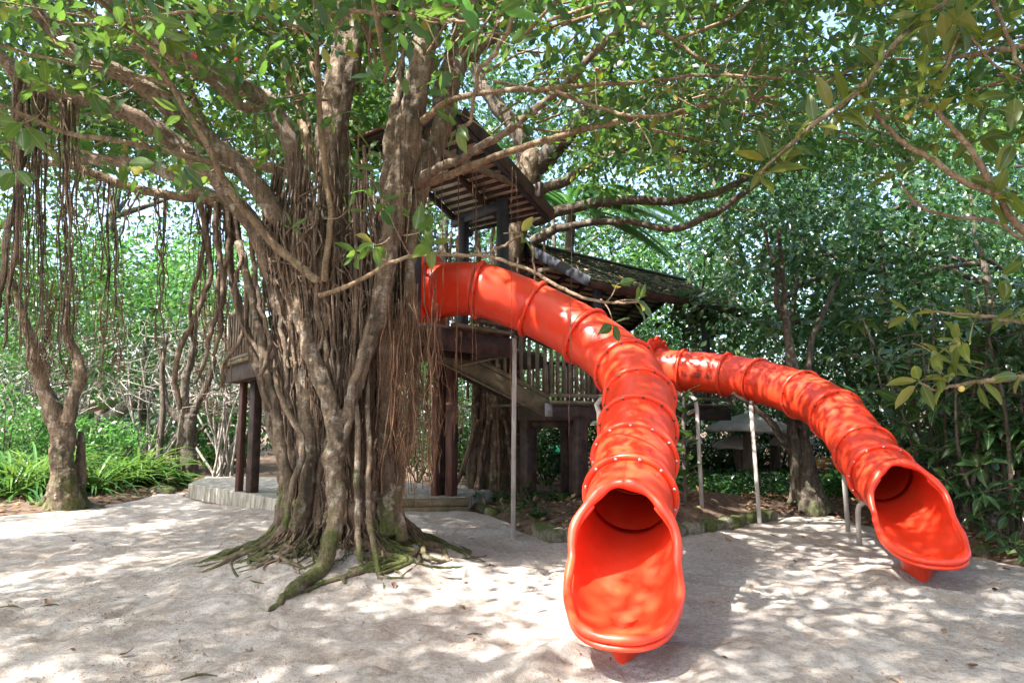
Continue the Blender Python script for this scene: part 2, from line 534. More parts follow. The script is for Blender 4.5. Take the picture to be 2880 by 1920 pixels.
def clump_leaves(centres, crad, per, size, up=.7, droop=.35):
    """gaussian clumps of leaves; returns pos, axis, normal, size"""
    n = len(centres) * per
    c = np.repeat(centres, per, 0)
    off = rng.normal(0, 1, (n, 3)) * np.array([1, 1, .62]) * np.repeat(np.broadcast_to(crad, (len(centres),)), per)[:, None] * .55
    pos = c + off
    out = unit(off + rng.normal(0, .25, (n, 3)))
    axis = out + rng.normal(0, .45, (n, 3)); axis[:, 2] -= droop
    nrm = rng.normal(0, .55, (n, 3)); nrm[:, 2] += up; nrm += out * .25
    return pos, axis, nrm, size * rng.uniform(.5, 1.38, n)

def ell_centres(c, r, n, lo=.35):
    d = rand_unit(n)
    k = rng.uniform(lo ** 3, 1, n) ** (1 / 3)
    return np.asarray(c) + d * k[:, None] * np.asarray(r)
# ------------------------------------------------------------------ the ground
TRUNK = np.array([-1.98, 8.25])
EDGE = [G(0, 1450), G(210, 1432), G(380, 1405), G(480, 1368), G(520, 1362), G(535, 1400), G(780, 1450)]
EDGE = [tuple(p[:2]) for p in EDGE]
EDGE += [(-2.6, 12.3), tuple(G(1140, 1425, .08)[:2]), tuple(G(1318, 1432, .08)[:2]), tuple(G(1400, 1465)[:2]), tuple(G(1490, 1498)[:2]), tuple(G(1570, 1520)[:2]),
         tuple(G(1700, 1522)[:2]), tuple(G(1940, 1492)[:2]), tuple(G(2160, 1452)[:2]), tuple(G(2340, 1446)[:2]), tuple(G(2520, 1500)[:2]),
         tuple(G(2720, 1555)[:2]), tuple(G(2900, 1590)[:2]), (9.5, 6.0), (9.5, -5), (-16, -5), (-16, 11.5)]
EDGE = np.array(EDGE)

def edge_dist(x, y):
    """signed distance to the sand outline, positive inside"""
    p = np.stack([x, y], -1)
    d = np.full(x.shape, 1e9); ins = np.zeros(x.shape, bool)
    for i in range(len(EDGE)):
        a, b_ = EDGE[i], EDGE[(i + 1) % len(EDGE)]
        ab = b_ - a
        t = np.clip(((p - a) @ ab) / (ab @ ab), 0, 1)
        d = np.minimum(d, np.linalg.norm(p - (a + t[..., None] * ab), axis=-1))
        c = ((a[1] > y) != (b_[1] > y)) & (x < (b_[0] - a[0]) * (y - a[1]) / (b_[1] - a[1] + 1e-12) + a[0])
        ins ^= c
    return np.where(ins, d, -d)

def sstep(a, b_, x):
    t = np.clip((x - a) / (b_ - a), 0, 1)
    return t * t * (3 - 2 * t)

def sand_h(x, y):
    x = np.asarray(x, float); y = np.asarray(y, float)
    r2 = ((x - TRUNK[0]) ** 2 + ((y - TRUNK[1]) * .95) ** 2)
    z = .44 * np.exp(-(r2 / 1.25 ** 2) ** 1.1)
    z = z + .10 * sstep(9.6, 12.6, y) * sstep(-6.5, -4, x) * (1 - sstep(-.2, 1.2, x))
    # hollows and heaps at the slide mouths
    for cx, cy_ in ((.75, 4.85), (4.55, 7.4)):
        q = (x - cx) ** 2 + (y - cy_) ** 2
        z = z - .05 * np.exp(-q / .16) + .06 * np.exp(-((np.sqrt(q) - .62) / .16) ** 2) * (y < cy_ + .5)
    for px, py in ((1443, 1519), (2137, 1478), (2386, 1500), (2417, 1535)):
        g = G(px, py)
        z = z + .035 * np.exp(-((x - g[0]) ** 2 + (y - g[1]) ** 2) / .022)
    return z

_fr = np.random.default_rng(3)
FOOT = []
for _ in range(16):                       # trails of footprints across the sand
    p = np.array([_fr.uniform(-4.5, 5), _fr.uniform(4.2, 8.5)]); a_ = _fr.uniform(0, 6.28)
    for k_ in range(9):
        a_ += _fr.normal(0, .15); p = p + np.array([math.cos(a_), math.sin(a_)]) * .48
        s_ = .09 * (1 if k_ % 2 else -1)
        FOOT.append((p[0] - math.sin(a_) * s_, p[1] + math.cos(a_) * s_, a_, _fr.uniform(.012, .026)))

def prints(x, y):
    z = np.zeros(np.shape(x))
    for fx, fy, a_, d_ in FOOT:
        dx, dy = x - fx, y - fy
        m_ = (np.abs(dx) < .4) & (np.abs(dy) < .4)
        if not np.any(m_): continue
        u = (dx[m_] * math.cos(a_) + dy[m_] * math.sin(a_)) / .135; v = (-dx[m_] * math.sin(a_) + dy[m_] * math.cos(a_)) / .055
        q = np.sqrt(u * u + v * v)
        z[m_] += -d_ * np.exp(-q ** 4) + .55 * d_ * np.exp(-((q - 1.35) / .32) ** 2)
    return z

def sand_relief(x, y):
    z = .05 * fbm(x * .8, y * .8, 3, 3)
    q = fbm(x * 4.6, y * 4.6, 3, 11)
    z = z + .045 * np.where(q > 0, q, q * .8)
    pit = np.clip(vnoise(x * 5.2 + 7, y * 4.3, 21) - .62, 0, 1)
    z = z - .11 * pit * (.4 + vnoise(x * .7, y * .7, 5))
    z = z + .022 * fbm(x * 19, y * 19, 2, 31) + prints(np.asarray(x, float), np.asarray(y, float))
    return z

xs = np.concatenate([np.arange(-16, -8, .16), np.arange(-8, -5, .05), np.arange(-5, 6, .033), np.arange(6, 7.2, .05), np.arange(7.2, 9.6, .12)])
ys = np.concatenate([np.arange(-5, 3.8, .25), np.arange(3.8, 8.2, .033), np.arange(8.2, 11, .06), np.arange(11, 16.5, .09)])
X, Y_ = np.meshgrid(xs, ys)
D = edge_dist(X, Y_)
wob = .25 * fbm(X * 1.4, Y_ * 1.4, 3, 44)
Z = sand_h(X, Y_) + sand_relief(X, Y_) * (.35 + .65 * sstep(0, .6, D)) - .45 * sstep(.10, -.45, D + wob)
nx, ny = len(xs), len(ys)
i = (np.arange(ny - 1)[:, None] * nx + np.arange(nx - 1)[None]).ravel()
F = np.stack([i, i + 1, i + nx + 1, i + nx], -1)
V = np.stack([X.ravel(), Y_.ravel(), Z.ravel()], -1)
tag(mk('sand', V, F, 'sand', None, True), 'pale trodden sand of the play area', None, None, 'structure')

def soil_h(x, y):
    d = edge_dist(np.asarray(x, float), np.asarray(y, float))
    base = .12 * sstep(0, .5, -d) * sstep(-1.0, .4, np.asarray(x, float)) + .05 * sstep(0, .4, -d)
    lift = .25 * np.exp(-((x - 3.0) / 1.8) ** 2 - ((y - 12.4) / 1.3) ** 2)
    return base + lift - .22 * sstep(-.05, .35, d) + .10 * fbm(x * .8, y * .8, 4, 60) * sstep(0, 1, -d)

xs = np.concatenate([np.arange(-160, -18, 8.0), np.arange(-18, 16, .14), np.arange(16, 161, 8.0)])
ys = np.concatenate([np.arange(-60, 5, 5.0), np.arange(5, 24, .14), np.arange(24, 230, 8.0)])
X, Y_ = np.meshgrid(xs, ys)
Z = soil_h(X, Y_)
nx, ny = len(xs), len(ys)
i = (np.arange(ny - 1)[:, None] * nx + np.arange(nx - 1)[None]).ravel()
F = np.stack([i, i + 1, i + nx + 1, i + nx], -1)
V = np.stack([X.ravel(), Y_.ravel(), Z.ravel()], -1)
tag(mk('ground', V, F, 'soil', None, True), 'dark leaf-mould ground of the wood', None, None, 'structure')

# ------------------------------------------------------------------ tower footing slab, step sleepers, kerb logs
SLAB_Z = .30
sl = [P(530, 1357, 15.4)[:2], P(640, 1372, 14.0)[:2], P(780, 1402, 12.4)[:2], (-2.2, 12.5), (-.85, 12.75), (-.2, 14.2), (-4.2, 17.0), (-7.6, 17.2)]
sl = np.array(sl)
V = [(p[0], p[1], SLAB_Z) for p in sl] + [(p[0] + .03 * math.sin(9 * i), p[1] - .02, -.2) for i, p in enumerate(sl)]
n = len(sl)
F = [list(range(n))] + [[i, n + i, n + (i + 1) % n, (i + 1) % n] for i in range(n)]
o = mk('footing_slab', V, F, 'concrete', None)
tag(o, 'low weathered concrete footing slab under the treehouse posts', 'slab')
bevel(o, .02, 2)

st = thing('timber_step', 'low step of two weathered sleepers in front of the treehouse posts', 'step', (-1.2, 12.5, 0))
sa, sb = P(1120, 1405, 12.35), P(1316, 1405, 12.5)
for k, (z, dx) in enumerate(((.045, 0), (.185, .02))):
    a = np.array([sa[0], sa[1] + dx, z + .05]); b_ = np.array([sb[0] + dx, sb[1] + dx, z + .05])
    mkbox('sleeper', beam(a, b_, .16, .135), 'sleeper', st, .012)

ez0 = np.array([0, 0, 1.0])
def kerb_log(a, b_, r, z, label, group=None):
    k = 9
    t = np.linspace(0, 1, k)[:, None]
    pts = np.append(a, z) * (1 - t) + np.append(b_, z) * t
    pts = pts + rng.normal(0, .012, pts.shape)
    rad = r * (1 + rng.normal(0, .07, k)); rad[0] *= .85; rad[-1] *= .85
    V, F = tube(pts, rad, 16, .10, 3)
    # hewn: square the section off, then roughen
    ctr = np.append((a + b_) / 2, z); d_ = unit(np.append(b_ - a, 0.0)); s_ = np.cross(d_, ez0)
    q = V - ctr; al = q @ d_; sx = q @ s_; sz = q[:, 2]
    rr = np.hypot(sx, sz) + 1e-6; k4 = ((np.abs(sx) / rr) ** 5 + (np.abs(sz) / rr) ** 5) ** (-.2)
    no = 1 + .25 * fbm(al * 9 + 3 * a[0], np.arctan2(sz, sx) * 2, 3, 9)
    V = ctr + d_ * al[:, None] + s_ * (sx * k4 * no)[:, None] + ez0 * (sz * k4 * no * .85)[:, None]
    V[:, 2] = np.maximum(V[:, 2], -.15)
    o = mk('kerb_log', V, F, 'stone', None, True)
    tag(o, label, 'kerb', group)
    return o
KG = 'mossy kerb logs edging the sand'
kerb = [((1322, 1418), (1398, 1442), .10), ((1512, 1488), (1570, 1508), .13), ((1578, 1504), (1672, 1506), .12),
        ((1690, 1506), (1800, 1500), .12), ((1812, 1498), (1920, 1490), .12), ((1926, 1486), (2006, 1478), .115), ((2012, 1476), (2085, 1463), .11), ((2091, 1461), (2168, 1446), .11)]
kl = ['short mossy kerb log beside the timber step', 'blunt mossy kerb log just right of the white steel post', 'mossy square-cut kerb log left of the big red slide mouth',
      'kerb log hidden behind the big red slide mouth', 'kerb log right behind the big red slide chute', 'mossy kerb log just right of the big slide chute', 'middle mossy kerb log in the row before the bent post', 'last mossy kerb log beside the plain slide post']
for (a, b_, r), l in zip(kerb, kl):
    kerb_log(G(*a, .08)[:2], G(*b_, .08)[:2], r, .07, l, KG)
for k, (px, py, r, l) in enumerate(((2775, 1545, .13, 'dark flat stone at the sand edge under the glossy shrubs'), (2850, 1552, .15, 'mossy stone at the sand edge beside the dark flat stone'), (455, 1380, .20, 'mossy boulder at the end of the strap-leaf bed'))):
    c = G(px, py, .05)
    k_ = 14
    th = np.linspace(.02, math.pi - .02, 9); ph = np.linspace(0, 2 * math.pi, k_, endpoint=False)
    TH, PH = np.meshgrid(th, ph, indexing='ij')
    R = r * (1 + .22 * (np.sin(2 * PH + k) * np.sin(TH)) + .12 * np.sin(3 * PH + 2 * TH))
    V = np.stack([c[0] + 1.5 * R * np.sin(TH) * np.cos(PH), c[1] + R * np.sin(TH) * np.sin(PH), c[2] + .62 * R * np.cos(TH)], -1).reshape(-1, 3)
    i = np.arange(8)[:, None] * k_; j = np.arange(k_)[None]
    F = np.stack([i + j, i + k_ + j, i + k_ + (j + 1) % k_, i + (j + 1) % k_], -1).reshape(-1, 4)
    tag(mk('stone', V, F, 'stone', None, True), l, 'stone')

# ------------------------------------------------------------------ treehouse
e1 = np.array([.60, .80, 0.0]); e2 = np.array([-.80, .60, 0.0]); ez = np.array([0, 0, 1.0])
DECK = 3.06
th_ = thing('treehouse', 'dark timber treehouse with a high shelter roof and a lower mossy shingled pavilion', 'treehouse', (0, 12.5, 0))
c0 = np.array([-1.18, 9.45, DECK])          # near corner under the slide entry

def dpt(a, b_, z=DECK):
    return np.array([c0[0], c0[1], z]) + e1 * a + e2 * b_

# deck planks run along e1; fascia beams; joists
deck = mkbox('deck', beam(dpt(.0, .12, DECK - .03), dpt(1.9, .12, DECK - .03), .22, .055), 'timber_grey', th_)
for k in range(1, 17):
    L0, L1 = 0.0, 1.9
    if k < 4: L0 = 0
    mkbox('plank', beam(dpt(L0, .12 + k * .23, DECK - .03), dpt(L1, .12 + k * .23, DECK - .03), .215, .05), 'timber_grey', deck, .004)
mkbox('fascia', beam(dpt(-.02, -.03, DECK - .215), dpt(1.92, -.03, DECK - .215), .07, .31), 'timber', th_)
mkbox('deck_edge', beam(dpt(.45, -.10, DECK - .0), dpt(2.0, -.10, DECK - .0), .16, .05), 'timber_grey', th_, .01)
mkbox('fascia', beam(dpt(-.05, 0, DECK - .20), dpt(-.05, 3.95, DECK - .20), .07, .27), 'timber', th_)
mkbox('fascia', beam(dpt(1.95, -.05, DECK - .2), dpt(1.95, 3.9, DECK - .2), .07, .27), 'timber', th_)
# lower left wing of the tower deck
WZ = 2.78
wa, wb = np.array([-4.25, 11.6, WZ]), np.array([-5.86, 14.0, WZ]); wd = unit(wb - wa); wq = np.array([wd[1], -wd[0], 0]); wq = wq if wq[0] > 0 else -wq
WL = np.linalg.norm(wb - wa)
wing = mkbox('deck', beam(wa + wq * .1 - ez * .03, wb + wq * .1 - ez * .03, .19, .055), 'timber_grey', th_)
for k in range(1, 12):
    mkbox('plank', beam(wa + wq * (.1 + k * .2) - ez * .03, wb + wq * (.1 + k * .2) - ez * .03, .19, .05), 'timber_grey', wing, .004)
mkbox('fascia', beam(wa - ez * .20, wb - ez * .20, .07, .27), 'timber', th_)
mkbox('fascia', beam(wb - ez * .20 + wd * .04, wb - ez * .20 + wd * .04 + wq * 2.3, .07, .27), 'timber', th_)
mkbox('deck_edge', beam(wa - wq * .06, wb - wq * .06 + wd * .06, .13, .055), 'sleeper', th_, .01)
shade_deck = mkbox('deck', beam(dpt(2.0, 1.3, DECK - .03), dpt(4.6, 1.3, DECK - .03), .22, .055), 'timber_grey', th_)  # deck added behind the front one to keep sun off the space below
for k in range(1, 13):
    mkbox('plank', beam(dpt(2.0, 1.3 + k * .23, DECK - .03), dpt(4.6, 1.3 + k * .23, DECK - .03), .215, .05), 'timber_grey', shade_deck, .004)
mkbox('fascia', beam(dpt(2.0, 1.18, DECK - .2), dpt(4.6, 1.18, DECK - .2), .06, .25), 'timber', th_)  # fascias of the added deck
mkbox('fascia', beam(dpt(4.63, 1.18, DECK - .2), dpt(4.63, 4.1, DECK - .2), .06, .25), 'timber', th_)
for b_ in (.9, 2.6):
    mkbox('joist', beam(dpt(.05, b_, DECK - .26), dpt(1.9, b_, DECK - .26), .09, .20), 'timber', th_)

def post(px, w, base, top, Yp, mat, parent=th_, ax=e1):
    x = (px - 1440) / F_PX * Yp
    c = np.array([x, Yp, (base + top) / 2])
    return mkbox('post', box(c, ax, np.cross(ez, ax), ez, w, w, top - base), mat, parent, .008)

for px, Yp, w, m_ in ((1229, 12.95, .13, 'timber_red'), (1249, 13.10, .12, 'timber'), (1272, 12.9, .17, 'timber_red')):
    post(px, w, SLAB_Z - .02, DECK - .30, Yp, m_)
mkbox('cross_beam', beam(P(1150, 1000, 13.0), P(1310, 1000, 13.0), .12, .20), 'timber_red', th_)
for px, Yp, w, m_ in ((686, 13.75, .12, 'timber_red'), (722, 13.5, .18, 'timber')):
    post(px, w, SLAB_Z - .02, WZ - .32, Yp, m_)
mkbox('cross_beam', beam(P(668, 1066, 13.8), P(745, 1062, 13.4), .10, .13), 'timber', th_)
# bracket strut under the right end of the tower deck
mkbox('brace', beam(P(1292, 1030, 12.0), P(1418, 1002, 11.0), .04, .03), 'timber_grey', th_, .003)

# balusters round the left of the tower deck
rail = mkbox('railing', beam(wa + ez * 1.02, wb + ez * 1.02, .09, .05), 'timber_grey', th_)
mkbox('bottom_rail', beam(wa + ez * .12, wb + ez * .12, .05, .06), 'timber_grey', rail)
bm = mesh('baluster', *box((0, 0, 0), e1, e2, ez, .045, .045, .86)); bm.materials.append(M['timber_grey'])

def baluster(p, parent, me=bm):
    o = obj('baluster', me, None)
    o.parent = parent
    o.location = Vector(p)
    return o
for k in range(13):
    baluster(wa + wd * (.08 + k * .225) + ez * .58, rail)
# and along the right-hand edge beyond the slide entry
rail2 = mkbox('railing', beam(dpt(1.0, .02, DECK + 1.0), dpt(1.92, .02, DECK + 1.0), .08, .05), 'timber_grey', th_)
for k in range(7):
    baluster(dpt(1.06 + k * .135, .02, DECK + .52), rail2)
mkbox('bottom_rail', beam(dpt(1.0, .02, DECK + .14), dpt(1.92, .02, DECK + .14), .07, .05), 'timber_grey', rail2)

# tower shelter roof --------------------------------------------------
apex = P(1299, 331, 9.5)
eave = P(1545, 607, 11.25)
ez_ = eave[2]
ridge_len = 1.75
sd = eave - apex                      # down-slope vector of the right slope
LS = np.linalg.norm(sd); sdu = sd / LS
hd = sd.copy(); hd[2] = 0; hd /= np.linalg.norm(hd)
rd = np.cross(ez, hd); rd = rd / np.linalg.norm(rd)   # ridge direction, left-back
up_r = np.cross(rd, sdu); up_r = up_r if up_r[2] > 0 else -up_r
troof = mkbox('shelter_roof', box(apex + sdu * LS / 2 + rd * ridge_len / 2 + up_r * .10, sdu, rd, up_r, LS + .04, ridge_len + .06, .028), 'rusty', th_, .004)
nb = 15
sp = LS / nb
for k in range(nb):                    # boards seen between the battens, pink then pale towards the back
    for a_, b2, m_ in ((.04, ridge_len * .50, 'board_pink'), (ridge_len * .50, ridge_len - .04, 'board_pale')):
        c = apex + sdu * (k + .5) * sp + rd * (a_ + b2) / 2 + up_r * .070
        mkbox('board', box(c, sdu, rd, up_r, sp - .006, b2 - a_ - .004, .022), m_, troof, 0)
for k in range(nb + 1):
    c = apex + sdu * min(LS - .03, max(.02, k * sp)) + rd * ridge_len / 2 + up_r * .035
    mkbox('batten', box(c, sdu, rd, up_r, .052, ridge_len, .040), 'batten', troof, .003)
for t, wv in ((.02, .055), (ridge_len * .5, .055), (ridge_len - .02, .055)):
    c = apex + sdu * LS / 2 + rd * t - up_r * .045
    mkbox('rafter', box(c, sdu, rd, up_r, LS, .065, .10), 'timber_blue' if t < .1 else 'timber', troof, .004)
mkbox('bargeboard', box(apex + sdu * (LS * .5) - rd * .035 + up_r * .04, sdu, rd, up_r, LS + .1, .035, .22), 'timber', troof, .006)
# left slope, shorter, mostly behind the trunk
sl_u = np.array([-sdu[0], -sdu[1], sdu[2]])
up_l = np.cross(sl_u, rd); up_l = up_l if up_l[2] > 0 else -up_l
LL = .95
mkbox('slope', box(apex + sl_u * LL / 2 + rd * ridge_len / 2 + up_l * .095, sl_u, rd, up_l, LL, ridge_len + .06, .03), 'rusty', troof, .004)
for k in range(6):
    mkbox('batten', box(apex + sl_u * (.06 + k * .155) + rd * ridge_len / 2 + up_l * .05, sl_u, rd, up_l, .05, ridge_len, .045), 'batten', troof, 0)
for t in (.02, ridge_len - .02):
    mkbox('rafter', box(apex + sl_u * LL / 2 + rd * t - up_l * .03, sl_u, rd, up_l, LL, .065, .10), 'timber_blue', troof, .004)
mkbox('ridge_beam', beam(apex - ez * .07, apex + rd * ridge_len - ez * .07, .07, .14), 'timber', troof)
# king post and tie of the gable
kz = apex[2] - .62
mkbox('king_post', box(np.array([apex[0], apex[1], apex[2] - .36]) + rd * .04, hd, rd, ez, .085, .06, .55), 'timber_blue', troof)
tie_l = .62 / abs(sdu[2]) * math.hypot(sdu[0], sdu[1]) * .92
tl = apex - hd * min(tie_l, 1.1) + rd * .05; tr = apex + hd * tie_l + rd * .05
tl[2] = tr[2] = kz
mkbox('tie_beam', beam(tl, tr, .06, .10), 'timber_grey', troof)

def roof_z(p):
    d = float((p - apex)[:2] @ hd[:2])
    return apex[2] + sd[2] * d / np.linalg.norm(sd[:2])
pB = P(1414, 600, 10.95); pA = P(1304, 640, 11.75)
for p, w in ((pB, .15), (pA, .145)):
    top = roof_z(p) - .11
    mkbox('post', box(np.array([p[0], p[1], (DECK - .1 + top) / 2]), hd, rd, ez, w, w, top - DECK + .1), 'timber_blue', th_, .008)
zb = roof_z(pB) - .21
a = pB - (pA - pB) * .08; b_ = pA + (pA - pB) * .30
mkbox('eave_beam', beam((a[0], a[1], zb), (b_[0], b_[1], zb), .10, .17), 'timber_blue', th_)
for s in (-1,):
    q = pB - (pA - pB) * .55
    mkbox('bracket', box(np.array([q[0] + .2, q[1], roof_z(q) - .16]), hd, rd, ez, .10, .10, .24), 'timber', th_)
# rear posts on the ridge side keep the roof up
for p in (apex + rd * 1.6 - hd * .5, apex + rd * .35 - hd * .55):
    mkbox('post', box(np.array([p[0], p[1], (DECK + apex[2] - .35) / 2]), hd, rd, ez, .13, .13, apex[2] - .35 - DECK), 'timber_blue', th_)

# pavilion -----------------------------------------------------------
LOW = 2.02
en = P(1662, 787, 12.8); ef = P(2106, 879, 16.7)
ef[2] = en[2] = (en[2] + ef[2]) / 2
pd = ef - en; PL = np.linalg.norm(pd); pdu = pd / PL
pq = np.array([-pdu[1], pdu[0], 0])              # left-back, towards the ridge
w_ = 1.8
best = None
for w_ in np.arange(1.0, 3.0, .02):
    p = en + pq * w_
    px = 1440 + p[0] / p[1] * F_PX * 1.0
    if best is None or abs(px - 1478) < best[0]:
        best = (abs(px - 1478), w_)
w_ = best[1]
pr = en + pq * w_
pr[2] = P(1478, 690, pr[1])[2]
rs = pr - en; RL = np.linalg.norm(rs); rsu = rs / RL     # up-slope
pn = np.cross(pdu, rsu); pn = pn if pn[2] > 0 else -pn
proof = mkbox('pavilion_roof', box(en + rsu * RL / 2 + pdu * PL / 2 - pn * .02, pdu, rsu, pn, PL, RL, .03), 'board_pink', th_, 0)
rs2 = np.array([-rs[0], -rs[1], rs[2]]); rs2u = rs2 / RL
en2 = en + pq * 2 * w_
pn2 = np.cross(rs2u, pdu); pn2 = pn2 if pn2[2] > 0 else -pn2
mkbox('slope', box(en2 + rs2u * RL / 2 + pdu * PL / 2 - pn2 * .02, pdu, rs2u, pn2, PL, RL, .03), 'board_pink', proof, 0)
# shingles: courses of overlapping tiles, small and many -> one mesh per slope
m, nt, b = newmat('mossy_shingle')
r = rnd(nt)
c = ramp(nt, r, [(0, (.028, .030, .020)), (.4, (.045, .050, .030)), (.8, (.075, .078, .050)), (1, (.12, .095, .065))])
n3 = noise(nt, 3.2, 5.0, .65)
c = mixc(nt, math_n(nt, 'MULTIPLY', ramp(nt, n3, [(.45, (0, 0, 0)), (.66, (1, 1, 1))]), .8), c, (.045, .075, .018))
nt.links.new(c, b.inputs["Base Color"]); b.inputs["Roughness"].default_value = .9
bump(nt, b, noise(nt, 60.0, 3.0), .5, .01)
M['shingle'] = m
for base, su, pnn in ((en, rsu, pn), (en2, rs2u, pn2)):
    parts = []
    rows = 19; cols = 40
    for r_ in range(rows):
        for q in range(cols):
            t = (q + .5 * (r_ % 2)) * PL / cols + rng.normal(0, .006)
            hgt = RL / rows
            cpt = base + su * (r_ + .55) * hgt + pdu * (t + .03) + pnn * (.022 + rng.uniform(0, .008))
            tilt = .16
            su_t = su * math.cos(tilt) - pnn * math.sin(tilt) * 1.0
            pn_t = np.cross(pdu, su_t); pn_t = pn_t if pn_t[2] > 0 else -pn_t
            parts.append(box(cpt, pdu, su_t, pn_t, PL / cols - .012, hgt * 1.45 + rng.uniform(-.02, .02), .016))
    V, F = join(parts)
    tag(mk('shingles', V, F, 'shingle', proof), None, None, None, 'stuff')
mkbox('ridge_cap', beam(pr + ez * .05 - pdu * .05, pr + pdu * PL + ez * .05, .22, .05), 'shingle', proof)
for base, su, pnn in ((en, rsu, pn), (en2, rs2u, pn2)):
    for k in range(8):                                   # rafters under the pavilion roof
        t = .05 + k * (PL - .1) / 7
        mkbox('rafter', box(base + su * RL / 2 + pdu * t - pnn * .085, pdu, su, pnn, .055, RL * .995, .10), 'timber_blue' if k == 0 else 'timber', proof, 0)
    for k in range(12):
        mkbox('batten', box(base + su * (RL * (k + .5) / 12) + pdu * PL / 2 - pnn * .05, pdu, su, pnn, PL - .1, .05, .03), 'batten', proof, 0)
    mkbox('bargeboard', box(base + su * RL / 2 - pdu * .03 - pnn * .03, pdu, su, pnn, .035, RL + .02, .20), 'timber_blue', proof, .005)
    mkbox('eave_board', box(base - pnn * .06 + pdu * PL / 2 - su * .02, pdu, su, pnn, PL, .03, .13), 'timber', proof, .005)
mkbox('king_post', box(pr + pdu * .06 - ez * .33, pdu, pq, ez, .06, .07, .56), 'timber_blue', proof)
mkbox('tie_beam', beam(en + rsu * RL * .42 + pdu * .06, en2 + rs2u * RL * .42 + pdu * .06, .06, .09), 'timber_grey', proof)
# pavilion posts
for s, off in ((.55, .32), (PL - 1.45, .32), (.55, 2 * w_ - .32), (PL - 1.45, 2 * w_ - .32), (PL * .5, 2 * w_ - .32)):
    p = en + pdu * s + pq * off
    top = en[2] + rs[2] / w_ * min(off, 2 * w_ - off) - .10
    mkbox('post', box(np.array([p[0], p[1], (LOW + top) / 2]), pdu, pq, ez, .14, .14, top - LOW), 'timber_blue', th_, .008)
for off in (.32, 2 * w_ - .32):
    a = en + pdu * .3 + pq * off; b_ = en + pdu * (PL - 1.2) + pq * off
    zz = en[2] + rs[2] / w_ * .32 - .17
    mkbox('eave_beam', beam((a[0], a[1], zz), (b_[0], b_[1], zz), .09, .14), 'timber', th_)

# lower deck, its fascia, railing and posts
la = np.array([*P(1545, 1140, 12.6)[:2], LOW]); lb = np.array([*P(2050, 1140, 15.6)[:2], LOW])
ld = lb - la; LD = np.linalg.norm(ld); ldu = ld / LD; lq = np.array([-ldu[1], ldu[0], 0])
ldeck = mkbox('deck', beam(la + lq * .06 - ez * .03, lb + lq * .06 - ez * .03, .12, .055), 'timber_grey', th_)
for k in range(1, 22):
    mkbox('plank', beam(la + lq * (.06 + .14 * k) - ez * .03, lb + lq * (.06 + .14 * k) - ez * .03, .132, .05), 'timber_grey', ldeck, .004)
mkbox('deck_edge', beam(la - lq * .05 - ldu * .05, lb - lq * .05 + ldu * .03, .12, .055), 'timber_grey', th_, .01)
mkbox('fascia', beam(la - lq * .0 - ez * .20, lb - lq * .0 - ez * .20, .07, .27), 'timber', th_)
mkbox('fascia', beam(la - ez * .2 - ldu * .04, la + lq * .9 - ez * .2 - ldu * .04, .07, .27), 'timber', th_)
mkbox('fascia', beam(lb - ez * .2 + ldu * .04, lb + lq * 3.0 - ez * .2 + ldu * .04, .07, .27), 'timber', th_)
rail3 = mkbox('railing', beam(la + ez * 1.03, lb + ez * 1.03, .09, .06), 'timber', th_)
mkbox('bottom_rail', beam(la + ez * .13, lb + ez * .13, .06, .07), 'timber_grey', rail3)
bm2 = mesh('baluster', *box((0, 0, 0), ldu, lq, ez, .05, .05, .88)); bm2.materials.append(M['timber_grey'])
nbal = int(LD / .15)
for k in range(nbal):
    if 2.3 < k * .15 < 3.35:         # the slide entry
        continue
    baluster(la + ldu * (.05 + k * .15) + ez * .58, rail3, bm2)
rail4 = mkbox('railing', beam(la + lq * 2.95 + ez * 1.03, lb + lq * 2.95 + ez * 1.03, .09, .06), 'timber', th_)
for k in range(int(LD / .15)):
    baluster(la + lq * 2.95 + ldu * (.05 + k * .15) + ez * .58, rail4, bm2)
for px, Yp, w in ((1485, 13.3, .24), (1592, 14.6, .20), (1625, 12.95, .27), (1720, 15.2, .2), (1880, 16.2, .22)):
    post(px, w, -.05, LOW - .30, Yp, 'timber', th_, ldu)
mkbox('cross_beam', beam(P(1470, 1190, 13.3), P(1660, 1190, 13.1), .14, .16), 'timber', th_)
mkbox('brace', beam(P(1495, 1225, 13.3), P(1535, 1188, 13.3), .08, .08), 'timber', th_)

# stair from the tower deck down to the lower deck
s0, s1 = P(1288, 1018, 12.3), np.array([la[0], la[1] - .02, LOW - .12])
s0 = s1 + (s0 - s1) * 1.25
stair = mkbox('stair', beam(s0, s1, .07, .27), 'sleeper', th_, .008)
sq = np.array([-(s1 - s0)[1], (s1 - s0)[0], 0]); sq /= np.linalg.norm(sq)
mkbox('stringer', beam(s0 + sq * 1.0, s1 + sq * 1.0, .07, .27), 'timber', stair)
mkbox('stringer_trim', beam(s0 - ez * .175 - sq * .04, s1 - ez * .175 - sq * .04, .05, .03), 'timber_grey', stair, 0)
mkbox('side_rail', beam(s0 + ez * .21 - sq * .01, s1 + ez * .21 - sq * .01, .07, .08), 'sleeper', stair)
nst = 8
for k in range(nst):
    p = s0 + (s1 - s0) * (k + .5) / nst + sq * .5
    mkbox('tread', box(p + ez * .02, unit((s1 - s0) * np.array([1, 1, 0])), sq, ez, .26, .93, .045), 'timber_grey', stair, .004)
for k in range(14):
    p = s0 + (s1 - s0) * (k + .5) / 14
    baluster(p + ez * .66, stair, bm2)
mkbox('handrail', beam(s0 + ez * 1.13, s1 + ez * 1.13, .08, .06), 'timber', stair)
mkbox('fixing_plate', box(P(1543, 1152, 12.52), ldu, lq, ez, .17, .014, .24), 'plate', stair, .003)
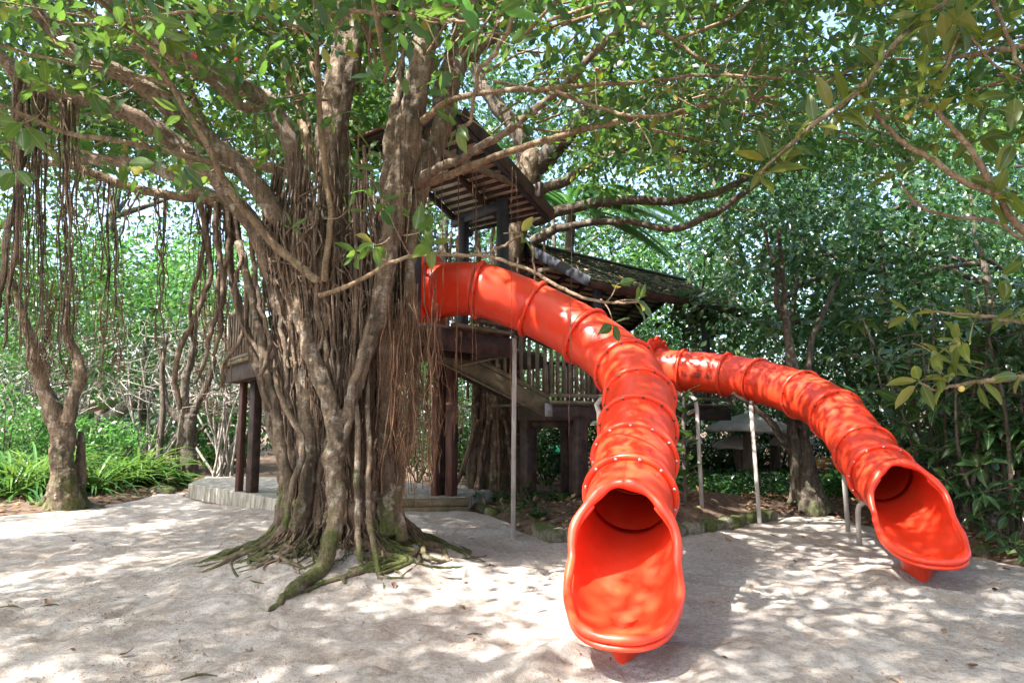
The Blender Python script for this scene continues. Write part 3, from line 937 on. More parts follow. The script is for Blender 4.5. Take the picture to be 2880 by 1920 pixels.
# ------------------------------------------------------------------ the two tube slides
R_T, R_F = .375, .43
boltm = None
def bolt_mesh(mat):
    k = 8
    a = np.linspace(0, 2 * math.pi, k, endpoint=False)
    prof = ((.016, 0), (.016, .004), (.011, .009), (.005, .011))
    V = np.array([(r * math.cos(t), r * math.sin(t), h) for r, h in prof for t in a])
    F = []
    for q in range(len(prof) - 1):
        for j in range(k):
            F.append([q * k + j, q * k + (j + 1) % k, (q + 1) * k + (j + 1) % k, (q + 1) * k + j])
    F.append([(len(prof) - 1) * k + j for j in range(k)])
    me = mesh('bolt', V, F, True); me.materials.append(M[mat])
    return me
BOLT = {'dark': bolt_mesh('bolt'), 'bright': bolt_mesh('boltb')}

def ring(c, t, up, prof, n=48):
    """lathe profile [(radius, offset along t)] closed, round axis t at c"""
    t = unit(t); s = unit(np.cross(t, up)); u = np.cross(s, t)
    a = np.linspace(0, 2 * math.pi, n, endpoint=False)
    V = []
    for r, h in prof:
        V.append(c + t * h + r * (np.cos(a)[:, None] * s + np.sin(a)[:, None] * u))
    V = np.concatenate(V); m_ = len(prof)
    F = []
    for q in range(m_):
        q2 = (q + 1) % m_
        for j in range(n):
            F.append((q * n + j, q * n + (j + 1) % n, q2 * n + (j + 1) % n, q2 * n + j))
    return V, np.array(F)

def slide(label, flanges, entry, tip, boltkinds, posts, scuff=None, L_k=1.5, crest_w=.5):
    g0 = np.array([tip[0], tip[1], 0])
    t_ = thing('tube_slide', label, 'slide', tuple(g0), 'red tube slides')
    C = np.array([entry] + flanges)
    # smooth centre line with tangents; extrapolate past the last flange for its slope
    ext = C[-1] + (C[-1] - C[-2]) * .8
    ext[2] = C[-1][2] + (C[-1][2] - C[-2][2]) * .7
    per = 10
    path = catmull(np.vstack([C, ext]), per)[:(len(C) - 1) * per + 1]
    T = np.gradient(path, axis=0); T = unit(T)
    up = np.array([0, 0, 1.0])
    S = unit(np.cross(T, up)); U = np.cross(S, T)
    n = 48
    a = np.linspace(0, 2 * math.pi, n, endpoint=False)
    for k in range(len(C) - 1):
        i0, i1 = k * per, (k + 1) * per
        pts = path[i0:i1 + 1]
        rr = np.full(per + 1, R_T)
        rr[0] = rr[-1] = R_T + .006
        if k == 0:
            rr = R_T + .05 * (1 - np.linspace(0, 1, per + 1)) ** 3
        V = pts[:, None] + rr[:, None, None] * (np.cos(a)[None, :, None] * S[i0:i1 + 1, None] + np.sin(a)[None, :, None] * U[i0:i1 + 1, None])
        i = np.arange(per)[:, None] * n; j = np.arange(n)[None]
        F = np.stack([i + j, i + (j + 1) % n, i + n + (j + 1) % n, i + n + j], -1).reshape(-1, 4)
        sec = mk('tube_section', V.reshape(-1, 3), F, 'red_scuff' if (scuff is not None and k == scuff) else 'red', t_, True)
        if scuff is not None and k == scuff:
            tt = np.repeat(np.linspace(0, 1, per + 1), n); aa = np.tile(a, per + 1)
            # a band on the camera side, from the joint along the section
            ang = (aa - math.radians(-12) + math.pi) % (2 * math.pi) - math.pi
            ang2 = (aa - math.radians(192) + math.pi) % (2 * math.pi) - math.pi
            d_ = np.minimum(np.abs(ang), np.abs(ang2))
            cam_side = np.where(np.abs(ang) < np.abs(ang2), SIDE_SIGN > 0, SIDE_SIGN < 0)
            val = np.clip(1.25 - d_ / .21, 0, 1) * np.clip((tt - .06) * 9, 0, 1) * np.clip((.99 - tt) * 9, 0, 1) * cam_side
            at_ = sec.data.attributes.new("scuff", 'FLOAT', 'POINT'); at_.data.foreach_set("value", val.astype(np.float32))
        md = sec.modifiers.new("wall", 'SOLIDIFY'); md.thickness = .012; md.offset = -1
        # moulding seam along each flank
        for sg, an in ((1, .62), (-1, math.pi - .62)):
            sp_ = pts + (R_T + .001) * (math.cos(an) * S[i0:i1 + 1] + math.sin(an) * U[i0:i1 + 1])
            V2, F2 = tube(sp_, .004, 6)
            mk('seam', V2, F2, 'red', sec, True)
        # flange at the lower end of this section
        c = path[i1]; t = T[i1]
        prof = [(R_T - .012, -.024), (R_F - .008, -.026), (R_F, -.018), (R_F + .004, -.004), (R_F + .004, .004), (R_F, .018), (R_F - .008, .026), (R_T - .012, .024)]
        V, F = ring(c, t, U[i1], prof)
        fl = mk('flange', V, F, 'red', sec, True)
        me = BOLT[boltkinds[k]]
        for q in range(12):
            aq = (q + .5) * math.pi / 6 + k * .3
            for sgn in (1, -1):
                if sgn < 0 and k > len(C) - 5: continue
                pt = c + t * .026 * sgn + (R_T + R_F) / 2 * (math.cos(aq) * S[i1] + math.sin(aq) * U[i1])
                o = obj('bolt', me, sec)
                zq = Vector(t * sgn).to_track_quat('Z', 'Y')
                o.matrix_basis = Matrix.Translation(Vector(pt)) @ zq.to_matrix().to_4x4()
    # ---- entry panel: scalloped crest plate with round bosses, square skirt below
    c = path[0]; t = T[0].copy(); t[2] = 0; t = unit(t); s = unit(np.cross(t, up))
    out = []
    hw, hh = .56, .52
    def outline():
        pts = [(-hw, -hh - .02), (hw, -hh - .02), (hw + .02, .1), (hw - .02, .30)]
        for q in range(33):
            x = hw * (1 - 2 * q / 32)
            z = .46 + .17 * math.cos(x / hw * math.pi / 2) + .035 * math.cos(x / hw * math.pi * 3.0)
            pts.append((x * .93, z))
        pts += [(-hw + .02, .30), (-hw - .02, .1)]
        return pts
    ol = outline(); m_ = len(ol)
    ri = R_T + .02
    # front and back rims joined to a round hole
    inner = []
    for x, z in ol:
        an = math.atan2(z, x); inner.append((ri * math.cos(an), ri * math.sin(an)))
    V = []
    for pl in (.03, -.03):
        for x, z in ol: V.append(c + s * x + up * z + t * pl)
        for x, z in inner: V.append(c + s * x + up * z + t * pl)
    F = []
    for j in range(m_):
        j2 = (j + 1) % m_
        F.append((j, j2, m_ + j2, m_ + j)); F.append((2 * m_ + j, 3 * m_ + j, 3 * m_ + j2, 2 * m_ + j2))
        F.append((j, 2 * m_ + j, 2 * m_ + j2, j2)); F.append((m_ + j, m_ + j2, 3 * m_ + j2, 3 * m_ + j))
    ep = mk('entry_panel', np.array(V), np.array(F), 'red', t_)
    bevel(ep, .018, 3)
    for x, z in ((0, .545), (-.16, .52), (.16, .52), (-.31, .47), (.31, .47)):
        V, F = ring(c + s * x + up * z + t * .03, t, up, [(.0005, .022), (.022, .021), (.038, .014), (.046, .0), (.046, -.01), (.0005, -.01)], 16)
        mk('boss', V, F, 'red', ep, True)
    for x in (-.46, .46):
        o = obj('bolt', BOLT['dark'], ep)
        o.matrix_basis = Matrix.Translation(Vector(c + s * x - up * .46 + t * .031)) @ Vector(t).to_track_quat('Z', 'Y').to_matrix().to_4x4()
    # ---- open exit chute
    cF = path[-1]; tF = T[-1]
    n0 = U[-1]
    f0 = cF - n0 * R_T
    hv = np.array([tip[0], tip[1], 0]) - np.array([f0[0], f0[1], 0])
    Lh = np.linalg.norm(hv); hv = hv / Lh
    tFh = np.array([tF[0], tF[1], 0]); tFh = unit(tFh)
    def fpt(q):       # floor point for fraction q of the plan length
        # cubic in plan so the chute leaves the tube along its axis
        p0 = f0; p1 = f0 + tFh * Lh * .45; p2 = np.array([*tip[:2], 0]) - hv * Lh * .4; p3 = np.array([*tip[:2], 0])
        b_ = (1 - q) ** 3 * p0 + 3 * q * (1 - q) ** 2 * p1 + 3 * q * q * (1 - q) * p2 + q ** 3 * p3
        z = tip[2] + (f0[2] - tip[2]) * (1 - q) ** L_k
        return np.array([b_[0], b_[1], z])
    ts = np.concatenate([np.linspace(0, .26, 7)[:-1], .26 + .26 * np.linspace(0, 1, 15) ** 2, np.linspace(.52, .70, 8)[1:], .70 + .30 * np.sin(np.linspace(0, math.pi / 2, 14))[1:]])
    na = 33
    V = []; rim_l = []; rim_r = []
    for q in ts:
        p = fpt(q); dq = .002
        tg = unit(fpt(min(1, q + dq)) - fpt(max(0, q - dq)))
        sd_ = unit(np.cross(tg, up)); nn = np.cross(sd_, tg)
        v = min(1, max(0, (q - .26) / .26))
        am = math.pi - (math.pi - math.radians(86)) * v ** .55
        if q > .52: am = math.radians(86 - 10 * min(1, (q - .52) / .2))
        Rc = R_T + .022 * min(1, max(0, (q - .05) / .45))
        u_ = max(0, (q - .70) / .30)
        wsc = math.sqrt(max(0, 1 - u_ ** 2.3)) if u_ < 1 else 0.0
        hr = Rc * (1 - math.cos(am))
        hfull = hr * (1 - .54 * min(1, max(0, (q - .5) / .5)))
        lift = hfull * (1 - math.sqrt(max(0, 1 - u_ ** 2)))
        for a_ in np.linspace(-am, am, na):
            x = Rc * math.sin(a_) * wsc
            z = lift + Rc * (1 - math.cos(a_)) / hr * (hfull - lift)
            V.append(p + sd_ * x + nn * z)
        if q >= .26:
            wob = .018 * math.sin(q * 34) * (1 - min(1, (q - .26) / .35)) + .010 * math.sin(q * 21) * (q > .5)
            rim_l.append(V[-na] - sd_ * (.012 + wob) * (wsc > 0)); rim_r.append(V[-1] + sd_ * (.012 + wob) * (wsc > 0))
    V = np.array(V); m_ = len(ts)
    i = np.arange(m_ - 1)[:, None] * na; j = np.arange(na - 1)[None]
    F = np.stack([i + j, i + j + 1, i + na + j + 1, i + na + j], -1).reshape(-1, 4)
    ch = mk('exit_chute', V, F, 'red', t_, True)
    md = ch.modifiers.new("wall", 'SOLIDIFY'); md.thickness = .022; md.offset = 1
    loop = np.array(rim_l + rim_r[::-1][1:])
    loop[0] = (loop[0] + loop[-1]) / 2; loop = np.vstack([loop[:-1]])
    lp = np.vstack([loop, loop[:1]])
    # resample evenly
    d_ = np.concatenate([[0], np.cumsum(np.linalg.norm(np.diff(lp, axis=0), axis=1))])
    sN = np.linspace(0, d_[-1], 150)
    lp = np.stack([np.interp(sN, d_, lp[:, q]) for q in range(3)], -1)
    for _ in range(2):
        lp[1:-1] = .25 * lp[:-2] + .5 * lp[1:-1] + .25 * lp[2:]
    fr = sN / d_[-1]
    hood = np.exp(-(np.minimum(fr, 1 - fr) / .10) ** 2)
    rad = .034 + .010 * np.sin(fr * 2 * math.pi * 11) * (.25 + hood) + .012 * hood
    Vr, Fr = tube(lp, rad, 14)
    mk('rim', Vr, Fr, 'red', ch, True)
    # outer lower lip bead
    lp2 = lp[12:-12].copy(); lp2[:, 2] -= .055
    Vr, Fr = tube(lp2, .022, 10)
    mk('lower_bead', Vr, Fr, 'red', ch, True)
    # ---- foot: tapering ribbed pedestal under the lip
    fp = fpt(.60); fx = unit(np.cross(hv, up))
    gz = float(sand_h(fp[0], fp[1])) - .10
    secs = []
    for z, wx, wy in ((fp[2] - .012, .17, .26), (fp[2] - .05, .16, .26), (gz + .09, .13, .24), (gz - .05, .12, .22)):
        q = []
        for k in range(16):
            an = 2 * math.pi * k / 16
            rr = 1 + .10 * math.cos(4 * an)
            q.append(np.array([fp[0], fp[1], z]) + fx * wx * rr * math.cos(an) + hv * wy * rr * math.sin(an))
        secs.append(q)
    V = np.array(secs).reshape(-1, 3)
    F = [(r * 16 + k, r * 16 + (k + 1) % 16, (r + 1) * 16 + (k + 1) % 16, (r + 1) * 16 + k) for r in range(3) for k in range(16)]
    mk('foot', V, np.array(F), 'red', t_, False)
    # ---- steel supports
    for pl in posts:
        Vp, Fp = tube(np.array(pl), .034, 14)
        po = mk('support_post', Vp, Fp, 'steel', t_, True)
        if len(pl) == 2:
            Vc, Fc = tube(np.array([pl[-1], pl[-1] + np.array([0.03, 0.02, .07])]), .042, 12)
            mk('clamp', Vc, Fc, 'bolt', po, True)
    return t_, path, T, S, U

SIDE_SIGN = 1
fl1 = [P(1347, 815, 9.72), P(1500, 869, 9.70), P(1648, 947, 9.30), P(1757, 1036, 8.75), P(1798, 1126, 7.95), P(1793, 1209, 7.30), P(1784, 1294, 6.80), P(1772, 1396, 6.25)]
tip1 = np.array([(1728 - 1440) / F_PX * 4.68, 4.68, .125])
bend = lambda a, b_, c: [a, a * .15 + b_ * .85 + np.array([0, 0, -.02]), b_, b_ * .85 + c * .15, c]
p1 = [[G(1443, 1519), P(1447, 952, G(1443, 1519)[1])],
      [np.array([1.15, 8.9, 0.0]), np.array([1.13, 8.9, P(1674, 1160, 8.9)[2]]), P(1678, 1138, 8.9), P(1690, 1122, 8.85), P(1715, 1118, 8.8)],
      [np.array([1.72, 7.4, 0]), np.array([1.68, 7.4, 1.2])]]
s1_, path1, T1, S1_, U1 = slide('large red tube slide curling down beside the banyan to the wide open mouth', fl1, P(1208, 818, 9.95), tip1,
      ['dark', 'dark', 'dark', 'dark', 'dark', 'dark', 'bright', 'bright'], p1)
fl2 = [P(1922, 1041, 13.45), P(2043, 1054, 13.0), P(2131, 1071, 12.45), P(2256, 1110, 11.55), P(2352, 1168, 10.55), P(2432, 1272, 9.6), P(2480, 1335, 9.0)]
tip2 = np.array([(2612 - 1440) / F_PX * 7.10, 7.10, .13])
gz = lambda p, z=0: np.array([p[0], p[1], z])
b1 = G(1975, 1437, .20); b2 = G(2137, 1478); b3 = G(2386, 1500); b4 = G(2417, 1535)
p2 = [[b1, np.array([P(1960, 1150, b1[1])[0], b1[1], P(1960, 1150, b1[1])[2]]), P(1955, 1122, b1[1] + .05), P(1940, 1112, b1[1] + .15), P(1905, 1110, b1[1] + .4)],
      [b2, P(2112, 1140, b2[1] + .6)], [b3, P(2374, 1335, b3[1] - .35)],
      [b4, P(2413, 1440, b4[1] - .1), P(2416, 1422, b4[1] - .12), P(2428, 1412, b4[1] - .15), P(2450, 1410, b4[1] - .2)]]
s2_, path2, T2_, S2_, U2 = slide('smaller red tube slide with a black scuff, running out below the shingled pavilion', fl2, P(1852, 1036, 13.75), tip2,
      ['dark', 'dark', 'dark', 'dark', 'dark', 'dark', 'bright'], p2, scuff=1)
# ------------------------------------------------------------------ the banyan
ban = thing('banyan_tree', 'huge banyan with fused stems, hanging aerial roots and spreading limbs beside the slides', 'tree', (TRUNK[0], TRUNK[1], 0))

def pxline(lst):
    """[(px,py,Y,rpx)] -> points, radii in metres"""
    pts = np.array([P(a, b_, y) for a, b_, y, r in lst])
    rad = np.array([r * y / F_PX for a, b_, y, r in lst])
    return pts, rad

# fused core
core = pxline([(975, 1640, 8.5, 190), (972, 1480, 8.5, 140), (975, 1320, 8.5, 118), (970, 1150, 8.5, 112), (955, 950, 8.5, 118), (945, 780, 8.5, 118), (935, 660, 8.5, 70), (930, 560, 8.5, 30)])
V, F = tube(core[0], core[1], 28, .16, 8)
FUSE = [(V, F)]

STEMS = [   # the thick columns and stems one can follow in the photograph
    [(985, -60, 8.5, 52), (968, 120, 8.5, 46), (935, 290, 8.4, 50), (928, 430, 8.3, 50), (935, 600, 8.2, 50), (950, 800, 8.1, 50), (965, 1000, 8.0, 42), (985, 1250, 7.95, 36), (1000, 1480, 7.9, 40)],
    [(1005, -40, 8.4, 22), (1000, 90, 8.3, 24), (975, 200, 8.2, 22), (945, 330, 8.1, 18), (915, 480, 8.0, 16), (895, 700, 7.9, 17), (890, 950, 7.8, 16)],
    [(1245, -60, 8.0, 40), (1195, 130, 8.0, 40), (1168, 280, 7.95, 40), (1142, 420, 7.9, 42), (1112, 560, 7.85, 38), (1092, 700, 7.8, 34), (1062, 870, 7.7, 28), (1014, 1010, 7.65, 24), (985, 1120, 7.6, 20), (962, 1240, 7.6, 16)],
    [(1150, 60, 8.3, 5), (1128, 230, 8.15, 17), (1105, 380, 8.05, 26), (1085, 560, 8.0, 30), (1080, 720, 7.95, 30), (1090, 900, 7.9, 28), (1090, 1100, 7.9, 27), (1092, 1300, 7.9, 30), (1095, 1500, 7.85, 38)],
    [(1165, 480, 8.2, 6), (1160, 600, 8.05, 16), (1150, 780, 8.0, 20), (1155, 910, 7.95, 20), (1162, 1040, 7.95, 19), (1150, 1190, 7.9, 20), (1115, 1400, 7.9, 20), (1130, 1520, 7.8, 22)],
    [(755, 765, 8.0, 30), (790, 850, 7.95, 30), (823, 940, 7.9, 28), (848, 1060, 7.85, 26), (862, 1220, 7.8, 26), (855, 1400, 7.75, 28), (830, 1490, 7.7, 30)],
    [(823, 700, 7.9, 28), (828, 780, 7.85, 28), (847, 893, 7.8, 27), (881, 1011, 7.7, 26), (918, 1128, 7.6, 25), (941, 1223, 7.5, 31), (930, 1297, 7.45, 32), (942, 1380, 7.4, 27), (946, 1446, 7.3, 26), (911, 1517, 7.1, 25), (830, 1612, 6.65, 21), (742, 1708, 6.18, 7)],
    [(1046, 945, 7.6, 14), (1008, 1055, 7.55, 14), (985, 1172, 7.5, 14), (956, 1262, 7.42, 12)],
    [(669, 680, 8.1, 14), (705, 857, 8.0, 16), (742, 1003, 7.9, 17), (772, 1150, 7.85, 18), (790, 1260, 7.8, 20), (815, 1370, 7.75, 19), (795, 1458, 7.7, 18)],
    [(640, 600, 8.4, 16), (655, 760, 8.35, 15), (690, 900, 8.3, 15), (730, 1050, 8.25, 16), (760, 1200, 8.2, 16), (800, 1330, 8.1, 18), (790, 1470, 8.0, 18)],
    [(995, 1060, 7.75, 3), (1000, 1150, 7.55, 9), (1002, 1290, 7.45, 11), (1004, 1400, 7.42, 12), (1010, 1520, 7.3, 11), (1020, 1580, 7.15, 8)],
    [(1040, 1010, 7.8, 3), (1030, 1120, 7.6, 8), (1032, 1280, 7.5, 10), (1030, 1420, 7.42, 11), (1058, 1540, 7.1, 9), (1085, 1610, 6.75, 5)],
    [(770, 1000, 7.95, 3), (785, 1100, 7.75, 9), (850, 1250, 7.55, 12), (815, 1400, 7.5, 12), (800, 1490, 7.4, 12)],
    [(862, 480, 8.2, 6), (870, 600, 8.0, 18), (880, 760, 7.9, 22), (905, 950, 7.85, 20), (930, 1100, 7.75, 16)],
]
for si, s in enumerate(STEMS):
    p, r = pxline(s)
    r = r * (.92 if si in (0, 2, 6) else .6 if si in (14, 15) else .78)
    for q in range(len(p)):
        if p[q][1] < 7.25: p[q][2] = min(p[q][2], float(sand_h(p[q][0], p[q][1])) + r[q] * .15 - (.03 if q == len(p) - 1 else 0))
    V, F = tube(p, r, 14, .13, 7, .05)
    if max(r) > .075:
        FUSE.append((V, F))
    else:
        mk('stem', V, F, 'bark', ban, True)
def fused(name, parts, mat, parent, vox=.022, amp=.05, scale=.16):
    V, F = join(parts)
    o = mk(name, V, F, mat, parent, True)
    md = o.modifiers.new("fuse", 'REMESH'); md.mode = 'VOXEL'; md.voxel_size = vox; md.use_smooth_shade = True
    sm = o.modifiers.new("soften", 'SMOOTH'); sm.factor = .5; sm.iterations = 3
    for a_, s_ in ((amp, scale), (amp * .55, scale * .3)):
        tx = bpy.data.textures.new(name + '_relief', 'CLOUDS'); tx.noise_scale = s_; tx.noise_depth = 3
        dm = o.modifiers.new("relief", 'DISPLACE'); dm.texture = tx; dm.strength = a_; dm.texture_coords = 'GLOBAL'; dm.mid_level = .5
    return o

fused('trunk', FUSE, 'bark', ban)
LIMBS = [
    ('A', [(755, 775, 8.0, 31), (714, 645, 7.9, 30), (645, 555, 7.7, 31), (551, 462, 7.5, 31), (459, 380, 7.3, 29), (306, 300, 7.0, 27), (92, 245, 6.7, 24), (0, 165, 6.5, 22), (-120, 90, 6.3, 18)]),
    ('B', [(850, 760, 8.0, 40), (820, 660, 7.9, 36), (765, 587, 7.8, 33), (689, 492, 7.7, 32), (612, 424, 7.6, 32), (510, 350, 7.4, 31), (444, 286, 7.3, 29), (357, 222, 7.1, 27), (214, 160, 6.9, 24), (100, 30, 6.7, 22), (40, -60, 6.6, 18)]),
    ('C', [(875, 760, 8.2, 38), (850, 640, 8.2, 34), (836, 510, 8.2, 33), (815, 390, 8.2, 31), (775, 302, 8.2, 30), (689, 245, 8.1, 29), (587, 186, 8.0, 27), (459, 128, 7.9, 24), (383, 66, 7.8, 22), (290, 10, 7.7, 20), (200, -50, 7.6, 16)]),
    ('D', [(640, 575, 8.3, 18), (560, 556, 8.2, 14), (510, 548, 8.1, 13), (408, 530, 8.0, 13), (286, 490, 7.9, 12), (178, 449, 7.8, 11), (77, 378, 7.7, 9), (0, 330, 7.6, 7)]),
    ('E', [(690, 600, 8.7, 26), (590, 550, 8.9, 23), (510, 505, 9.0, 22), (408, 464, 9.2, 20), (300, 452, 9.4, 17), (200, 449, 9.6, 13), (80, 470, 9.8, 9)]),
    ('F', [(893, 790, 7.3, 12), (780, 690, 7.2, 12), (714, 612, 7.1, 11), (638, 510, 7.0, 11), (597, 434, 6.9, 10), (540, 337, 6.8, 10), (485, 240, 6.7, 9), (408, 148, 6.5, 9), (286, 66, 6.3, 8), (204, 0, 6.1, 7), (120, -60, 6, 6)]),
    ('H', [(650, 480, 7.3, 9), (602, 464, 7.0, 8), (510, 439, 6.8, 8), (408, 418, 6.6, 8), (194, 378, 6.2, 7), (0, 296, 5.9, 6), (-80, 270, 5.8, 5)]),
    ('I', [(480, 245, 6.7, 7), (424, 215, 6.6, 6), (330, 190, 6.4, 6), (180, 168, 6.1, 5), (0, 122, 5.8, 5), (-60, 110, 5.7, 4)]),
    ('J', [(913, 790, 7.5, 10), (934, 612, 7.4, 9), (918, 485, 7.35, 9), (898, 255, 7.2, 8), (890, 40, 7.0, 7), (880, -60, 6.9, 6)]),
    ('K', [(775, 300, 8.2, 16), (740, 290, 8.1, 14), (690, 300, 8.0, 14), (620, 250, 7.9, 13), (560, 210, 7.8, 12), (470, 170, 7.6, 9)]),
    ('L', [(860, 500, 8.5, 14), (760, 470, 8.8, 15), (690, 450, 9.1, 13), (600, 380, 9.4, 11), (540, 260, 9.8, 9), (500, 120, 10.2, 7)]),
    ('M', [(890, 480, 8.8, 14), (850, 330, 9.2, 14), (800, 180, 9.6, 13), (750, 40, 10, 12), (720, -60, 10.2, 10)]),
    ('N', [(930, 320, 8.8, 12), (880, 180, 9.0, 12), (830, 60, 9.2, 10), (800, -60, 9.4, 9)]),
    ('Q', [(1165, 520, 8.0, 24), (1230, 478, 7.9, 16), (1300, 452, 7.8, 14), (1400, 400, 7.7, 13), (1500, 330, 7.6, 13), (1600, 240, 7.5, 12), (1720, 110, 7.3, 12), (1800, 40, 7.2, 10), (1870, -40, 7.1, 8)]),
    ('R', [(1170, 525, 8.2, 16), (1300, 485, 8.1, 11), (1420, 432, 8.0, 11), (1500, 402, 7.9, 10), (1600, 375, 7.8, 10), (1750, 340, 7.6, 9), (1900, 320, 7.4, 8), (2050, 285, 7.2, 6), (2200, 270, 7.0, 4)]),
    ('S', [(1180, 345, 7.9, 12), (1260, 285, 7.6, 9), (1400, 255, 7.3, 8), (1500, 245, 7.1, 8), (1650, 235, 6.9, 7), (1800, 228, 6.7, 6), (2000, 215, 6.5, 5), (2200, 220, 6.3, 4)]),
    ('T', [(1560, 255, 6.95, 6), (1680, 300, 6.8, 6), (1800, 330, 6.7, 5), (1950, 300, 6.6, 4), (2080, 240, 6.5, 3)]),
    ('U', [(1790, 60, 7.2, 7), (1850, 100, 7.0, 6), (1950, 160, 6.9, 5), (2080, 230, 6.8, 4), (2160, 330, 6.7, 3)]),
    ('V', [(1110, 760, 8.7, 28), (1150, 620, 8.9, 34), (1185, 510, 9.0, 36), (1215, 420, 9.1, 36), (1262, 260, 9.2, 36), (1305, 120, 9.3, 36), (1325, -60, 9.4, 34)]),
    ('W', [(1330, 160, 9.3, 24), (1400, 60, 9.5, 20), (1470, -50, 9.8, 16)]),
    ('X', [(900, 830, 7.2, 8), (1000, 790, 6.9, 7), (1100, 735, 6.6, 6), (1210, 712, 6.3, 5), (1330, 718, 6.1, 5), (1400, 728, 6.0, 5), (1500, 775, 5.9, 5), (1600, 825, 5.8, 5), (1700, 852, 5.7, 4), (1800, 848, 5.6, 3)]),
    ('Y', [(1210, 712, 6.3, 4), (1330, 715, 6.2, 4), (1400, 690, 6.1, 4), (1470, 660, 6.0, 3)]),
    ('Z', [(890, 60, 6.0, 6), (960, 30, 5.8, 6), (1020, 26, 5.6, 6), (1100, 40, 5.4, 6), (1200, 58, 5.2, 6), (1300, 65, 5.0, 5), (1360, 55, 4.9, 3)]),
    ('a', [(1450, -20, 5.6, 7), (1430, 60, 5.7, 7), (1380, 150, 5.8, 7), (1340, 210, 5.9, 6), (1330, 280, 6.0, 6), (1315, 345, 6.1, 5), (1290, 355, 6.1, 3)]),
    ('b', [(0, 20, 6.2, 5), (200, 60, 6.2, 5), (450, 40, 6.1, 5), (640, 40, 6.2, 5), (760, 60, 6.4, 5), (880, 95, 6.6, 5)]),
]
limb_pts = {}
for nm, s in LIMBS:
    p, r = pxline(s)
    if max(r) > .08 and nm != 'V': r = r * .86
    big = max(r) > .08
    V, F = tube(p, r, 14 if big else 8, .10 if big else .05, 8, .07 if big else .04)
    mk('limb', V, F, 'bark_tan' if big else 'twig', ban, True)
    limb_pts[nm] = (p, r)
# big limbs that leave the frame carry the crown over the camera and behind
for k, (ang, el, L) in enumerate(((-150, 28, 9), (-115, 32, 9), (-80, 34, 8.5), (-50, 30, 9), (-20, 30, 8), (100, 35, 8), (150, 30, 9), (60, 35, 8), (25, 38, 8))):
    a_ = math.radians(ang); e_ = math.radians(el)
    st_ = np.array([-1.95 + .5 * math.cos(a_), 8.55 + .5 * math.sin(a_), 7.5])
    d_ = np.array([math.cos(a_) * math.cos(e_), math.sin(a_) * math.cos(e_), math.sin(e_)])
    pts = [np.array([-1.97, 8.55, 6.7]), st_] + [st_ + d_ * L * t + np.array([0, 0, -1.3 * t * t * 1.2]) + rng.normal(0, .2, 3) for t in (.3, .6, 1.0)]
    V, F = tube(np.array(pts), np.array([.14, .14, .11, .08, .04]), 10, .1, 6)
    mk('limb', V, F, 'bark_tan', ban, True)

# ---- surface roots wrapped down the trunk, then out over the sand
def env_r(z):
    return np.interp(z, [0, .4, .9, 1.5, 2.2, 3.0, 3.8, 4.6], [.82, .66, .58, .57, .62, .74, .84, .72])
def env_c(z):
    return np.interp(z, [0, 1.5, 3.0, 4.0, 5.0], [-2.04, -2.06, -2.12, -2.2, -2.25]), 8.36
nroot = 0
def trunk_root(th0, z0, z1, r, drift, out=0.0, flare=0.0, mat='bark_root'):
    global nroot
    k = 12
    zs = np.linspace(z0, z1, k)
    th = th0 + np.cumsum(rng.normal(0, drift, k)) * .5
    pts = []
    for z, t in zip(zs, th):
        cx, cy_ = env_c(z)
        rr = env_r(z) * rng.uniform(.96, 1.05) + out
        pts.append((cx + 1.02 * rr * math.cos(t), cy_ + .92 * rr * math.sin(t), z))
    pts = np.array(pts)
    rad = r * np.linspace(.8, 1.15, k) * rng.uniform(.85, 1.15, k)
    if flare:
        t = th[-1]
        n_ = 5
        ext = []
        for q in range(1, n_ + 1):
            d_ = flare * q / n_
            cx, cy_ = env_c(0)
            rr = env_r(max(z1, 0)) + out + d_
            tt = t + rng.normal(0, .05) * q
            x, y = cx + rr * math.cos(tt), cy_ + rr * .95 * math.sin(tt)
            ext.append((x, y, float(sand_h(x, y)) + r * .7 * (1 - q / n_) - .03 * (q == n_)))
        pts = np.vstack([pts, ext])
        rad = np.concatenate([rad, rad[-1] * np.linspace(1.05, .35, n_)])
    V, F = tube(pts, rad, 8, .12, 4, .05)
    mk('aerial_root', V, F, mat, ban, True)
    nroot += 1
for k in range(110):
    t = math.radians(rng.uniform(165, 385))
    z0 = rng.uniform(1.2, 4.7); r = rng.choice([.012, .017, .023, .033, .046], p=[.30, .28, .22, .13, .07])
    if rng.random() < .62:
        trunk_root(t, z0, rng.uniform(.42, .65), r, .10, rng.uniform(-.04, .07), rng.uniform(.3, 1.05))
    else:
        trunk_root(t, z0, z0 - rng.uniform(.9, 2.2) if z0 > 2 else .5, r * .8, .13, rng.uniform(0, .09))
# splayed surface roots on the mound
for k in range(46):
    t = math.radians(rng.uniform(170, 375)); r = rng.choice([.013, .02, .03, .042])
    trunk_root(t, rng.uniform(.7, 1.3), .42, r, .12, rng.uniform(-.06, .03), rng.uniform(.35, 1.25), 'bark')

def hang(px, y0, y1, Yd, r, sway=22, mat='bark_root', n=9, name='aerial_root', sides=6, lean=0):
    global nroot
    ys_ = np.linspace(y0, y1, n)
    xs_ = px + lean * np.linspace(0, 1, n) + np.cumsum(rng.normal(0, 1, n)) * sway / n
    pts = np.array([P(a, b_, Yd + rng.normal(0, .015)) for a, b_ in zip(xs_, ys_)])
    rad = r * np.linspace(1, .55, n) * rng.uniform(.8, 1.2, n)
    V, F = tube(pts, rad, sides, .1, 3)
    nroot += 1
    return mk(name, V, F, mat, ban, True)

